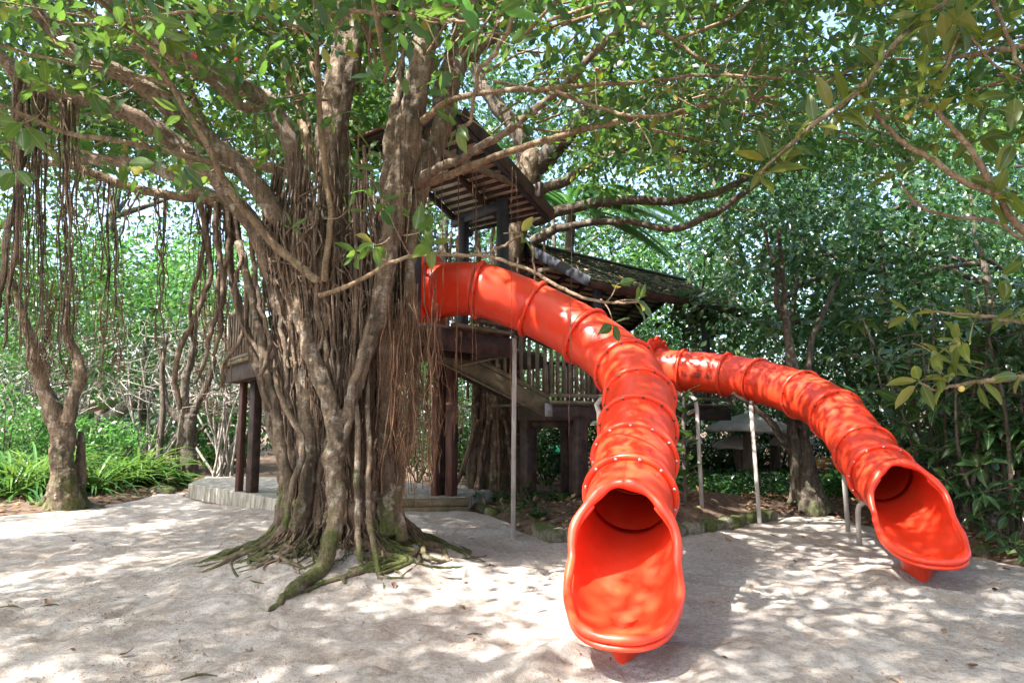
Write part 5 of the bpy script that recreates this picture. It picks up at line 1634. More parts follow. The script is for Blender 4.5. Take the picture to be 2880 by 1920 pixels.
# the wood beyond reads as one mass
cen = []
for k in range(1900):
    px = rng.uniform(-500, 3400); Yd = rng.uniform(31, 44)
    hmax = 21 + 6 * fbm(px / 260., 0.5, 3, 8)
    if 1980 < px < 2330: hmax *= .80
    if px < 680: hmax *= .48
    cen.append((xat(px, Yd), Yd, rng.uniform(.2, hmax)))
cen = np.array(cen)
pos, ax, nr, sz = clump_leaves(cen, rng.uniform(1.0, 2.0, len(cen)), 48, .36, .5, .3)
V, F = leaf_batch(pos, ax, nr, sz, T2, 1.0)
tag(mk('far_wood', V, F, 'leaf_far', None), 'far-off wood closing the view behind everything', 'wood', None, 'stuff')
# woodland behind and beside the camera (the place goes on): coarse tall crowns
for k, (x, y) in enumerate(((-17, 2), (-15, -9), (-4, -15), (9, -13), (17, -3), (18, 8))):
    t = thing('broadleaf_tree', ['leafy tree standing left of the sand, out of the picture', 'leafy tree at the left back corner of the clearing', 'leafy tree closing the clearing behind the viewer', 'leafy tree at the right back corner of the clearing', 'leafy tree standing right of the sand, out of the picture', 'leafy tree beyond the glossy shrubs, out of the picture'][k], 'tree', (x, y, 0), 'trees around the rest of the clearing')
    V, F = tube(np.array([(x, y, -.1), (x + .1, y, 3), (x, y + .2, 7)]), np.array([.3, .22, .1]), 8, .1, 5)
    mk('trunk', V, F, 'bark_grey', t, True)
    cen = ell_centres((x, y, 6.0), (4.2, 4.2, 4.8), 90, .4)
    pos, ax, nr, sz = clump_leaves(cen, .9, 36, .30, .6, .3)
    V, F = leaf_batch(pos, ax, nr, sz, T2)
    tag(mk('crown', V, F, 'leaf_mid', t), None, None, None, 'stuff')

# ------------------------------------------------------------------ the two small banyans at the left
ta = thing('young_banyan', 'gnarled forked young banyan with mossy root flare at the sand edge', 'tree', tuple(G(185, 1425)))
for nm, l in (('trunk', [(185, 1440, 13.3, 50), (183, 1405, 13.3, 42), (180, 1330, 13.3, 33), (176, 1250, 13.3, 29), (170, 1185, 13.3, 30)]),
              ('limb', [(172, 1200, 13.3, 27), (150, 1140, 13.3, 21), (122, 1080, 13.3, 18), (100, 1000, 13.3, 16), (75, 920, 13.3, 14), (55, 850, 13.3, 11), (20, 760, 13.3, 8)]),
              ('limb', [(180, 1200, 13.3, 24), (195, 1140, 13.3, 18), (212, 1080, 13.3, 16), (218, 1020, 13.3, 14), (198, 975, 13.3, 12), (180, 900, 13.3, 9), (190, 800, 13.4, 6)]),
              ('limb', [(165, 1220, 13.3, 12), (130, 1190, 13.3, 10), (124, 1150, 13.3, 8)])):
    p, r = pxline(l); V, F = tube(p, r, 14, .22, 7, .06)
    if nm == 'trunk': FT = [(V, F)]
    else: mk(nm, V, F, 'bark', ta, True)
for k in range(17):
    a_ = rng.uniform(math.pi * .95, 2.1 * math.pi); b0 = G(185, 1425)
    pts = [(b0[0] + .20 * math.cos(a_), b0[1] + .20 * math.sin(a_), rng.uniform(.6, 1.5)), (b0[0] + .27 * math.cos(a_), b0[1] + .27 * math.sin(a_), .35), (b0[0] + .45 * math.cos(a_), b0[1] + .42 * math.sin(a_), .06), (b0[0] + .8 * math.cos(a_ + .1), b0[1] + .7 * math.sin(a_), -.02)]
    FT.append(tube(np.array(pts), np.array([.05, .07, .055, .02]), 8, .15, 5, .04))
fused('trunk', FT, 'bark', ta, .02, .05, .12)
cen = np.array([P(rng.uniform(-120, 330), rng.uniform(420, 860), rng.uniform(12.5, 14.5)) for _ in range(60)])
pos, ax, nr, sz = clump_leaves(cen, .5, 22, .14, .7, .2)
V, F = leaf_batch(pos, ax, nr, sz, T4); tag(mk('crown', V, F, 'leaf', ta), None, None, None, 'stuff')

tb = thing('young_banyan', 'smooth grey trunk branching low beside the treehouse slab', 'tree', tuple(G(527, 1332)))
for nm, l in (('trunk', [(527, 1345, 18.5, 34), (527, 1300, 18.5, 27), (527, 1230, 18.5, 23), (530, 1165, 18.5, 24)]),
              ('limb', [(530, 1180, 18.5, 15), (520, 1120, 18.5, 13), (525, 1060, 18.5, 11), (545, 980, 18.5, 9), (550, 880, 18.5, 7)]),
              ('limb', [(535, 1180, 18.5, 14), (555, 1135, 18.5, 11), (580, 1090, 18.5, 10), (600, 1000, 18.5, 8)]),
              ('limb', [(520, 1190, 18.5, 12), (495, 1165, 18.5, 10), (470, 1140, 18.5, 9), (455, 1080, 18.5, 8), (450, 980, 18.5, 6)]),
              ('limb', [(540, 1220, 18.5, 8), (560, 1210, 18.5, 6), (580, 1195, 18.5, 5)])):
    p, r = pxline(l); V, F = tube(p, r, 12, .12, 7, .06)
    mk(nm, V, F, 'bark_grey', tb, True)
cen = np.array([P(rng.uniform(400, 680), rng.uniform(640, 960), rng.uniform(19, 21)) for _ in range(40)])
pos, ax, nr, sz = clump_leaves(cen, .55, 20, .18, .7, .2)
V, F = leaf_batch(pos, ax, nr, sz, T4); tag(mk('crown', V, F, 'leaf_bright', tb), None, None, None, 'stuff')
# slim stem and a leaning fallen bough
sp_ = thing('sapling', 'slim dark sapling stem behind the strap-leaf plants', 'sapling', tuple(G(447, 1345)))
p, r = pxline([(445, 1350, 18, 9), (450, 1250, 18, 9), (458, 1150, 18, 8), (455, 1050, 18, 6), (470, 940, 18, 4)]); V, F = tube(p, r, 8, .08, 6); mk('trunk', V, F, 'bark_grey', sp_, True)
fb = thing('fallen_bough', 'pale fallen bough leaning diagonally behind the left bushes', 'branch', tuple(G(260, 1300)))
for l in ([(230, 1210, 22, 16), (340, 1160, 22, 18), (440, 1090, 22, 12), (540, 1040, 22, 8)], [(330, 1170, 22, 10), (370, 1120, 22, 8), (470, 1130, 22, 4)], [(200, 1150, 23, 26), (270, 1130, 23, 22), (330, 1125, 23, 8)]):
    p, r = pxline(l); V, F = tube(p, r, 8, .15, 6, .1); mk('limb', V, F, 'dead', fb, True)
# bare twiggy shrubs, sunlight put into their pale colour
for cx, w, lab in ((150, 230, 'bare sunlit-pale shrub of fine twigs behind the forked young banyan'), (430, 220, 'bare pale twiggy shrub behind the slim sapling'), (640, 170, 'bare pale twiggy shrub left of the treehouse posts')):
    Yd = 20.5 + rng.uniform(-.6, .6)
    b0 = np.array([xat(cx, Yd), Yd, .1])
    t = thing('bare_shrub', lab, 'shrub', tuple(b0), 'bare twiggy shrubs')
    parts = []; nl = []
    for k in range(260):
        a_ = rng.uniform(0, 6.28); L = rng.uniform(1.0, 3.8)
        px = rng.normal(cx, w * .45); py = rng.uniform(900, 1170)
        e = P(px, py, Yd + rng.normal(0, .9))
        s = rng.uniform(.4, 1.5); d = rand_unit(1)[0] * np.array([1, .5, .6]); d[2] += .25
        f = e + d * s
        parts.append(tube(np.array([e, (e + f) / 2 + rng.normal(0, .08, 3), f]), np.array([.014, .010, .005]) * rng.uniform(.6, 1.6), 4, 0, 3))
    for k in range(14):
        e = P(rng.normal(cx, w * .4), rng.uniform(950, 1050), Yd)
        parts.append(tube(np.array([b0 + rng.normal(0, .15, 3) * np.array([1, 1, 0]), (b0 + e) / 2 + rng.normal(0, .3, 3), e]), np.array([.04, .03, .014]), 5, 0, 4))
    V, F = join(parts); tag(mk('twigs', V, F, 'dead', t, True), None, None, None, 'stuff')

# ------------------------------------------------------------------ bushes at the left, sunlit
def bush(label, px, Yd, w, h, n_cl, per, size, mat, group, tmpl=T4, name='bush', cat='bush', z0=0.0):
    x = xat(px, Yd)
    t = thing(name, label, cat, (x, Yd, z0), group)
    parts = []
    for k in range(7):
        a_ = rng.uniform(0, 6.28)
        parts.append(tube(np.array([(x, Yd, z0 - .05), (x + .25 * w * math.cos(a_), Yd + .25 * w * math.sin(a_), z0 + h * .45), (x + .42 * w * math.cos(a_), Yd + .42 * w * math.sin(a_), z0 + h * .8)]), np.array([.022, .016, .007]), 5, 0, 4))
    V, F = join(parts); mk('stems', V, F, 'bark_grey', t, True)
    cen = ell_centres((x, Yd, z0 + h * .52), (w / 2, w / 2, h * .48), n_cl, .45)
    pos, ax, nr, sz = clump_leaves(cen, rng.uniform(.16, .34, len(cen)), per, size, .65, .3)
    ok = pos[:, 2] > z0 + .02
    V, F = leaf_batch(pos[ok], ax[ok], nr[ok], sz[ok], tmpl)
    tag(mk('foliage', V, F, mat, t), None, None, None, 'stuff')
    return t
BG = 'sunlit bushes at the left'
bush('rounded bright green bush at the left end of the bed', 30, 17.5, 2.6, 2.5, 70, 46, .12, 'leaf_bright', BG)
bush('low yellow-green bush behind the strap-leaf plants', 300, 17.5, 2.4, 1.7, 60, 46, .12, 'leaf_bright', BG)
bush('low bright bush between the slim sapling and the grey trunk', 410, 22.0, 2.4, 1.6, 60, 46, .12, 'leaf_bright', BG)
bush('large-leaved bright bush beside the grey trunk', 620, 22.0, 2.2, 2.6, 46, 34, .22, 'leaf_bright', BG)
bush('low mid green bush behind the young banyan', 180, 19.0, 2.6, 1.9, 60, 44, .13, 'leaf_bright', BG)

# strap-leaf clumps
def blades(c, n, L, w, arch=1.0, spread=1.0):
    parts = []
    for k in range(n):
        a_ = rng.uniform(0, 6.28); el = rng.uniform(.35, 1.35)
        Lk = L * rng.uniform(.6, 1.1); m_ = 6
        d = np.array([math.cos(a_), math.sin(a_), 0]); s = np.array([-math.sin(a_), math.cos(a_), 0])
        u = np.linspace(0, 1, m_)
        rr = Lk * (np.sin(u * 1.25) * math.cos(el) + .35 * u * u * arch) * spread
        zz = Lk * (u * math.sin(el) - .62 * arch * u ** 2.6 * (1.2 - .4 * math.sin(el)))
        ww = w * np.array([.55, .9, 1, .85, .55, .04])
        mid = np.asarray(c) + d * rr[:, None] + np.array([0, 0, 1.0]) * zz[:, None]
        V = np.concatenate([mid + s * ww[:, None] * .5 + np.array([0, 0, .25]) * ww[:, None], mid, mid - s * ww[:, None] * .5 + np.array([0, 0, .25]) * ww[:, None]])
        i = np.arange(m_ - 1)
        F = np.concatenate([np.stack([i, i + 1, i + m_ + 1, i + m_], -1), np.stack([i + m_, i + m_ + 1, i + 2 * m_ + 1, i + 2 * m_], -1)])
        parts.append((V, F))
    return join(parts)
SG = 'strap-leaf plants edging the sand'
for k, (px, py, L, n_, lab) in enumerate(((25, 1400, 1.25, 60, 'strap-leaf clump at the far left end of the bed'), (100, 1392, 1.35, 70, 'big glossy strap-leaf clump left of the forked trunk'), (150, 1375, 1.1, 50, 'strap-leaf clump tucked against the forked trunk'),
                         (265, 1385, 1.1, 60, 'strap-leaf clump just right of the forked trunk'), (330, 1372, 1.05, 60, 'strap-leaf clump in the middle of the right-hand row'), (385, 1365, 1.2, 70, 'tall fountain-shaped strap-leaf clump'), (425, 1362, 1.0, 50, 'strap-leaf clump beside the mossy boulder'), (300, 1350, 1.1, 50, 'strap-leaf clump set back behind the right-hand row'), (60, 1365, 1.3, 60, 'strap-leaf clump set back behind the glossy one'))):
    c = G(px, py, .06); c[2] = .05
    t = thing('strap_leaf_plant', lab, 'plant', tuple(c), SG)
    V, F = blades(c, int(n_ * 1.3), L * 1.6, .065)
    mk('foliage', V, F, 'strap', t, True)
    V, F = tube(np.array([c - np.array([0, 0, .1]), c + np.array([0, 0, .25])]), np.array([.06, .03]), 8); mk('stem', V, F, 'bark_grey', t, True)

# ------------------------------------------------------------------ right: mushrooms, sign, bench, lantern
def mushroom(label, px, y_rim, y_top, wpx, y_base, Yd, stem_w, lean=0.0):
    top = P(px, y_top, Yd); rim = P(px, y_rim, Yd); R = wpx / 2 * Yd / F_PX; base = P(px + lean, y_base, Yd)
    base[2] = max(-.05, min(base[2], .25)) - .1
    hc = top[2] - rim[2]
    t = thing('mushroom_sculpture', label, 'sculpture', (base[0], base[1], 0), 'giant mushroom sculptures')
    prof = [(.02, hc), (.15, hc * .97), (.32, hc * .86), (.5, hc * .70), (.68, hc * .50), (.85, hc * .26), (.96, hc * .07), (1.0, -.01), (.985, -.05), (.9, -.055), (.6, .0), (.3, .03), (.05, .04)]
    n = 36; V = []
    for i, (r, z) in enumerate(prof):
        for k in range(n):
            a_ = 2 * math.pi * k / n
            rr = r * R * (1 + .02 * math.sin(3 * a_ + px) + .012 * math.sin(7 * a_))
            V.append((rim[0] + rr * math.cos(a_), rim[1] + rr * math.sin(a_), rim[2] + z + .015 * math.sin(5 * a_) * r))
    F = [(i * n + k, i * n + (k + 1) % n, (i + 1) * n + (k + 1) % n, (i + 1) * n + k) for i in range(len(prof) - 1) for k in range(n)]
    mk('cap', np.array(V), np.array(F), 'mush_cap', t, True)
    r = stem_w / 2 * Yd / F_PX
    pts = np.array([base, base + (rim - base) * .3 + np.array([.02, 0, 0]), base + (rim - base) * .65, rim + np.array([0, 0, .08])])
    V, F = tube(pts, np.array([r * 1.3, r * 1.12, r, r * 1.05]), 20, .06, 6)
    # vertical ribs
    c = V.mean(0)
    mk('stem', V, F, 'mush_stem', t, True)
mushroom('largest grey toadstool sculpture with a broad flat cap', 2110, 1206, 1163, 236, 1352, 17.0, 30, -12)
mushroom('small toadstool sculpture tucked under the largest cap', 2072, 1254, 1226, 130, 1345, 17.6, 24, 14)
mushroom('dark toadstool sculpture with a striped stem right of the largest one', 2178, 1216, 1172, 150, 1352, 19.0, 26, 2)
mushroom('pale low toadstool sculpture behind the leaning trunk', 2232, 1245, 1206, 130, 1362, 17.5, 18, -14)
mushroom('rounded toadstool sculpture seen beside the bent slide post', 1928, 1242, 1210, 80, 1345, 17.5, 18, 0)
mushroom('small flat toadstool sculpture right of the leaning trunk', 2275, 1238, 1226, 70, 1360, 18.5, 14, 0)

ln = thing('lattice_lantern', 'small dark lattice box lantern among the grass', 'lantern', tuple(G(2163, 1370, .1)))
c = P(2163, 1350, 15.0)
for k in range(5):
    for q in range(2):
        off = (k - 2) * .055
        if q == 0: vf = box(c + np.array([off, 0, 0]), (1, 0, 0), (0, 1, 0), (0, 0, 1), .014, .02, .26)
        else: vf = box(c + np.array([0, -.012, off]), (1, 0, 0), (0, 1, 0), (0, 0, 1), .25, .014, .014)
        mkbox('bar', vf, 'lattice', ln, 0)
mkbox('back', box(c + np.array([0, .12, 0]), (1, 0, 0), (0, 1, 0), (0, 0, 1), .25, .2, .26), 'mush_cap', ln, .01)
mkbox('lid', box(c + np.array([0, .08, .15]), (1, 0, 0), (0, 1, 0), (0, 0, 1), .32, .32, .04), 'lattice', ln, .01)
mkbox('base', box(c + np.array([0, .08, -.25]), (1, 0, 0), (0, 1, 0), (0, 0, 1), .2, .2, .26), 'lattice', ln, .01)

bn = thing('play_bench', 'low rounded turquoise bench beyond the leaning trunk', 'bench', tuple(G(2300, 1380, .1)))
a = P(2278, 1372, 16.5); b_ = P(2318, 1372, 16.5)
V, F = tube(np.array([a, (a + b_) / 2, b_]), .085, 14, 0, 4); mk('seat', V, F, 'teal', bn, True)
a2 = P(2180, 1376, 17); b2_ = P(2262, 1374, 17)
V, F = tube(np.array([a2, b2_]), .05, 10); mk('rail', V, F, 'teal', bn, True)
for p in (a * .85 + b_ * .15, a * .15 + b_ * .85):
    mkbox('leg', box(np.array([p[0], p[1], p[2] / 2]), (1, 0, 0), (0, 1, 0), (0, 0, 1), .06, .06, max(.1, p[2])), 'teal', bn, .005)

sg = thing('picture_board', 'small orange and white picture board on a dark post behind the slide', 'sign', tuple(G(2318, 1390, .1)))
c = P(2318, 1306, 15.5)
mkbox('panel', box(c, (1, 0, 0), (0, .9, .4), (0, -.4, .9), .42, .03, .30), 'orange', sg, .006)
for dx, dz, w, h in ((-.08, .08, .14, .06), (.09, .02, .16, .07), (-.10, -.06, .12, .05), (.08, -.09, .14, .04)):
    mkbox('print', box(c + np.array([dx, -.02 - dz * .4, dz]), (1, 0, 0), (0, .9, .4), (0, -.4, .9), w, .01, h), 'white', sg, 0)
mkbox('post', box(np.array([c[0] + .02, c[1] + .04, c[2] / 2 - .1]), (1, 0, 0), (0, 1, 0), (0, 0, 1), .16, .10, c[2]), 'timber', sg, .006)
mkbox('shelf', box(c + np.array([0.02, 0, -.23]), (1, 0, 0), (0, 1, 0), (0, 0, 1), .62, .2, .04), 'timber', sg, .006)

gb = thing('green_board', 'plain green painted panel seen between the treehouse posts', 'panel', tuple(G(1566, 1360, .1)))
mkbox('panel', box(P(1565, 1292, 17.5), (1, 0, 0), (0, 1, 0), (0, 0, 1), .42, .05, .72), 'binned', gb, .02)
for dx in (-.15, .15):
    c = P(1565, 1292, 17.5)
    mkbox('post', box(np.array([c[0] + dx, c[1] + .05, .25]), (1, 0, 0), (0, 1, 0), (0, 0, 1), .05, .05, .9), 'timber', gb, 0)

# trunk leaning behind the slide
lt = thing('leaning_tree', 'dark furrowed trunk with buttressed base behind the small slide', 'tree', tuple(G(2260, 1425, .1)))
for nm, l in (('trunk', [(2280, 1440, 12.6, 44), (2268, 1400, 12.6, 34), (2255, 1320, 12.6, 27), (2244, 1230, 12.6, 25), (2236, 1150, 12.6, 23), (2222, 1040, 12.7, 15), (2208, 920, 12.8, 11), (2200, 820, 12.9, 8), (2190, 640, 13, 5)]),
              ('limb', [(2236, 1340, 12.45, 14), (2232, 1260, 12.4, 12), (2224, 1180, 12.4, 11)]),
              ('limb', [(2250, 1300, 12.5, 11), (2205, 1235, 12.4, 10), (2165, 1175, 12.3, 9), (2110, 1140, 12.3, 7), (2060, 1105, 12.3, 5)]),
              ('limb', [(2232, 1160, 12.6, 13), (2262, 1060, 12.7, 10), (2285, 960, 12.8, 8), (2320, 880, 12.9, 6), (2360, 780, 13, 4)]),
              ('limb', [(2205, 900, 12.8, 9), (2185, 860, 12.8, 8), (2180, 760, 12.9, 6), (2140, 620, 13, 4)])):
    p, r = pxline(l); V, F = tube(p, r, 14, .2, 7, .05)
    if nm == 'trunk': FL = [(V, F)]
    else: mk(nm, V, F, 'bark_grey', lt, True)
for k in range(16):
    a_ = rng.uniform(math.pi, 2 * math.pi); b0 = G(2270, 1428, .1)
    pts = [(b0[0] - .08 + .17 * math.cos(a_), b0[1] + .17 * math.sin(a_), rng.uniform(.5, 1.2)), (b0[0] + .28 * math.cos(a_), b0[1] + .27 * math.sin(a_), .3), (b0[0] + .48 * math.cos(a_), b0[1] + .4 * math.sin(a_), .06)]
    FL.append(tube(np.array(pts), np.array([.045, .055, .025]), 8, .12, 5))
fused('trunk', FL, 'bark_grey', lt, .02, .05, .10)
cen = np.array([P(rng.uniform(2020, 2440), rng.uniform(300, 800), rng.uniform(12, 14.5)) for _ in range(70)])
pos, ax, nr, sz = clump_leaves(cen, .5, 30, .105, .65, .25)
V, F = leaf_batch(pos, ax, nr, sz, T4); tag(mk('crown', V, F, 'leaf_pale', lt), None, None, None, 'stuff')

# ground cover, grass
pos = []
while len(pos) < 9000:
    px = rng.uniform(1880, 2420); Yd = rng.uniform(12.9, 17.5)
    x = xat(px, Yd)
    hh = .36 * (1 - ((px - 2060) / 520) ** 2) + .05
    if Yd > 15: hh *= .8
    if px > 2230 and Yd < 13.6: continue
    pos.append((x, Yd, rng.uniform(.12, .2 + hh)))
pos = np.array(pos); n = len(pos)
ax = rng.normal(0, 1, (n, 3)); ax[:, 2] *= .4; nr = rng.normal(0, .5, (n, 3)); nr[:, 2] += 1
V, F = leaf_batch(pos, ax, nr, .085 * rng.uniform(.7, 1.4, n), T4, 1.1)
tag(mk('ground_cover', V, F, 'leaf_mid', None), 'low leafy ground cover behind the kerb and posts', 'ground cover', None, 'stuff')
parts = []
for k in range(60):
    px = rng.uniform(1930, 2260); Yd = rng.uniform(14.6, 16.6)
    V, F = blades(np.array([xat(px, Yd), Yd, .15]), 9, .62, .022, .5, .5); parts.append((V, F))
V, F = join(parts)
tag(mk('tall_grass', V, F, 'grass', None, True), 'bright upright grass in front of the toadstools', 'grass', None, 'stuff')
# dark strap plants in the shade below the toadstools
for k, (px, Yd, lab) in enumerate(((2020, 19.5, 'dark fan-leaved plant left of the toadstools'), (2120, 20, 'dark fan-leaved plant behind the toadstools'), (1960, 19, 'dark spiky plant by the round toadstool'), (2240, 19.5, 'dark spiky plant behind the leaning trunk'))):
    c = np.array([xat(px, Yd), Yd, .1]); t = thing('spiky_plant', lab, 'plant', tuple(c), 'dark spiky plants in the shade')
    V, F = blades(c, 60, 1.7, .07); mk('foliage', V, F, 'leaf_dark', t, True)
# bushes walling the back right
RG = 'shaded bushes at the back'
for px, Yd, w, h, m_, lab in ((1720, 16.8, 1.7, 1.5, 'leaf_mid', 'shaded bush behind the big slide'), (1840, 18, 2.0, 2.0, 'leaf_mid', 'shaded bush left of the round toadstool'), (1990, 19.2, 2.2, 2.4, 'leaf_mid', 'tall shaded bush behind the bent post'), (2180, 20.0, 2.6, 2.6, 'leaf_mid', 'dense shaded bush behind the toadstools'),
                           (2360, 17, 2.2, 2.5, 'leaf_mid', 'shaded bush right of the leaning trunk'), (2400, 14.8, 1.2, .7, 'leaf_bright', 'low pale leafy bush behind the slide posts'), (2330, 14.4, 1.1, .45, 'leaf_bright', 'low light green plant by the buttressed trunk'), (1540, 16.5, 1.6, 1.6, 'leaf_mid', 'bush seen through the gap between treehouse posts'), (1480, 18, 2.2, 2.0, 'leaf_dark', 'added dark bush deep under the treehouse'), (1340, 17.5, 2.4, 2.4, 'leaf_dark', 'added dark bush behind the tower posts'), (1180, 17.5, 2.4, 2.6, 'leaf_dark', 'added dark bush hidden behind the banyan trunk'), (1410, 19.5, 2.6, 2.8, 'leaf_dark', 'added dark bush behind the second banyan')):  # dark-leaved bushes by the treehouse are added to darken the space under it
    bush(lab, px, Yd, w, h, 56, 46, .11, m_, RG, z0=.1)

# fiddle-leaf plant behind the big slide
LD_ = [fine_leaf('broad_leaf', 'leaf_dark', c_, w, .05) for c_, w in ((.15, .30), (.3, .34), (0.05, .32))]
fd = thing('fiddle_leaf_plant', 'upright plant with broad fiddle-shaped leaves right of the big slide', 'plant', tuple(G(1925, 1420, .1)))
p, r = pxline([(1928, 1430, 11.6, 7), (1926, 1330, 11.6, 6), (1922, 1220, 11.6, 6), (1925, 1100, 11.6, 4)]); V, F = tube(p, r, 8, .1, 5); mk('stem', V, F, 'bark_grey', fd, True)
for k in range(34):
    py = 1105 + k * 8.5
    a_ = k * 2.4; d = np.array([math.cos(a_), math.sin(a_), .55])
    place_leaf(random.choice(LD_), P(1925, py, 11.6) + unit(d) * .06, d, np.array([-.5 * math.cos(a_), -.5 * math.sin(a_), 1]) + rng.normal(0, .15, 3), rng.uniform(.24, .36), fd)

# ------------------------------------------------------------------ palm behind the pavilion
pm = thing('palm_tree', 'feather palm with arching fronds behind the shingled roof', 'palm', (xat(1598, 19), 19, 0))
p, r = pxline([(1598, 1390, 19, 20), (1598, 1000, 19, 17), (1600, 760, 19, 16), (1605, 620, 19, 18), (1612, 590, 19, 12)]); V, F = tube(p, r * .8, 12, .06, 8); mk('trunk', V, F, 'bark_grey', pm, True)
hd_ = P(1608, 590, 19)
for k, (dx, dy, dz, L) in enumerate(((1, -.2, .55, 3.6), (.9, -.5, .25, 3.4), (.75, .4, .8, 3.4), (.2, -.9, .5, 3.0), (-.7, -.4, .6, 3.2), (-.9, .3, .3, 3.0), (.5, .2, 1.1, 3.2), (-.2, .5, 1.2, 3.0), (1, .1, .05, 3.2), (.1, -1, .15, 2.6))):
    d = unit(np.array([dx, dy, 0.0])); m_ = 22
    u = np.linspace(0, 1, m_)
    el = math.atan2(dz, math.hypot(dx, dy))
    rach = hd_ + d * (L * u * math.cos(el * .7))[:, None] + np.array([0, 0, 1.0]) * (L * (u * math.sin(el) - 1.0 * u ** 2.2 * (.55 + .25 * dz)))[:, None]
    V0, F0 = tube(rach, np.linspace(.03, .006, m_), 6)
    fr = mk('frond', V0, F0, 'strap', pm, True)
    s = unit(np.cross(d, [0, 0, 1.0]))
    parts = []
    tn = unit(np.gradient(rach, axis=0))
    pos, ax, nr, szs = [], [], [], []
    for j in range(3, m_ * 4):
        uu = j / (m_ * 4); q = np.array([np.interp(uu, u, rach[:, c_]) for c_ in range(3)]); tt = np.array([np.interp(uu, u, tn[:, c_]) for c_ in range(3)])
        for sg_ in (1, -1):
            pos.append(q); ax.append(s * sg_ * .8 + tt * .55 + np.array([0, 0, -.25])); nr.append([0, 0, 1]); szs.append(.62 * math.sin(math.pi * (uu * .82 + .14)) + .08)
    V, F = leaf_batch(np.array(pos), np.array(ax), np.array(nr, float), np.array(szs), T4, .17)
    tag(mk('leaflets', V, F, 'leaf_mid', fr), None, None, None, 'stuff')

# ------------------------------------------------------------------ right: glossy shrub thicket (large leaves one by one)
LG = [fine_leaf('glossy_leaf', 'leaf_dark', c_, w, .06) for c_, w in ((.25, .19), (.4, .18), (.1, .20))]
def big_shrub(label, px, py, Yd, h, n_whorl, sz, stems=4, spread=.7, mat=LG, group='glossy shrubs at the right', skirt=False):
    b0 = np.array([xat(px, Yd), Yd, .05])
    t = thing('glossy_shrub', label, 'shrub', tuple(b0), group)
    tips = []
    for k in range(stems):
        e = b0 + np.array([rng.normal(0, spread * .5), rng.normal(0, spread * .4), h * rng.uniform(.75, 1.1)])
        m_ = (b0 + e) / 2 + rng.normal(0, .12, 3)
        V, F = tube(np.array([b0 + rng.normal(0, .12, 3) * np.array([1, 1, 0]) - np.array([0, 0, .1]), m_, e]), np.array([.032, .024, .010]), 8, .08, 6); mk('stem', V, F, 'bark_grey', t, True)
        tips += [m_ * (1 - s) + e * s for s in np.linspace(-.55, 1, max(1, n_whorl // stems))]
    cnt = 0
    for q in tips:
        c = q + rng.normal(0, spread * .33, 3) * np.array([1, 1, .5])
        n_ = int(rng.integers(6, 9)); cnt += n_
        rosette(c, unit(np.array([rng.normal(0, .4), rng.normal(-.25, .4), .8])), n_, sz * rng.uniform(.9, 1.35), t, mat, 1.0, .45, .8)
        V, F = tube(np.array([q, (q + c) / 2 + rng.normal(0, .03, 3), c]), np.array([.012, .010, .006]), 5, 0, 3); mk('twig', V, F, 'bark_grey', t, True)
    return t
big_shrub('tall glossy shrub right behind the small slide chute', 2560, 1450, 10.9, 3.0, 32, .27, 4, .9)
big_shrub('glossy shrub thicket behind the small slide mouth', 2640, 1480, 10.2, 3.0, 36, .27, 4, .9)
big_shrub('glossy shrub with pale thin trunks right of the small slide mouth', 2720, 1500, 9.6, 3.1, 36, .27, 4, .8)
big_shrub('tall glossy shrub at the right edge of the sand', 2840, 1520, 9.2, 3.2, 36, .28, 4, .9)
big_shrub('glossy shrub beyond the right edge of the sand', 2960, 1520, 9.0, 3.0, 30, .27, 4, .9)
big_shrub('low glossy plant beside the small slide mouth', 2790, 1520, 8.9, .55, 8, .22, 3, .45)
big_shrub('low glossy plant right of the flat stone', 2880, 1490, 8.3, .9, 12, .24, 3, .5)
big_shrub('dark glossy shrub set back behind the small slide mouth', 2580, 1440, 12.2, 3.4, 34, .26, 4, 1.0)
big_shrub('dark glossy shrub set back behind the pale thin trunks', 2760, 1440, 12.0, 3.4, 34, .26, 4, 1.0)
for k, (px, Yd, y1, r, lab) in enumerate(((2702, 9.9, 1230, .026, 'thin pale-blotched trunk in the glossy thicket'), (2745, 9.7, 1000, .03, 'thin brown trunk leaning in the glossy thicket'), (2800, 9.4, 1000, .022, 'slim dark stem at the right of the thicket'), (2650, 10.6, 1050, .028, 'slim shaded stem deep in the thicket'))):
    b0 = np.array([xat(px, Yd), Yd, 0]); t = thing('sapling', lab, 'sapling', tuple(b0), 'thin trunks in the right thicket')
    e = P(px - 30, y1 - 200, Yd)
    V, F = tube(np.array([b0 - np.array([0, 0, .1]), (b0 + e) / 2 + rng.normal(0, .05, 3), e]), np.array([r, r * .9, r * .5]), 8, .08, 7, .04); mk('trunk', V, F, 'bark_grey', t, True)
    rosette(e, np.array([0, -.3, .9]), 7, .24, t, LG, 1.0, .4)
# dense dark foliage mass behind them
for px, Yd, w, h, lab in ((2560, 13.6, 2.6, 3.4, 'dark leafy bush wall behind the glossy shrubs'), (2760, 13.2, 2.8, 3.6, 'dark leafy bush wall at the right back'), (2930, 12.4, 2.8, 3.6, 'dark leafy bush beyond the right edge')):
    bush(lab, px, Yd, w, h, 90, 44, .16, 'leaf_dark', RG, z0=.05)

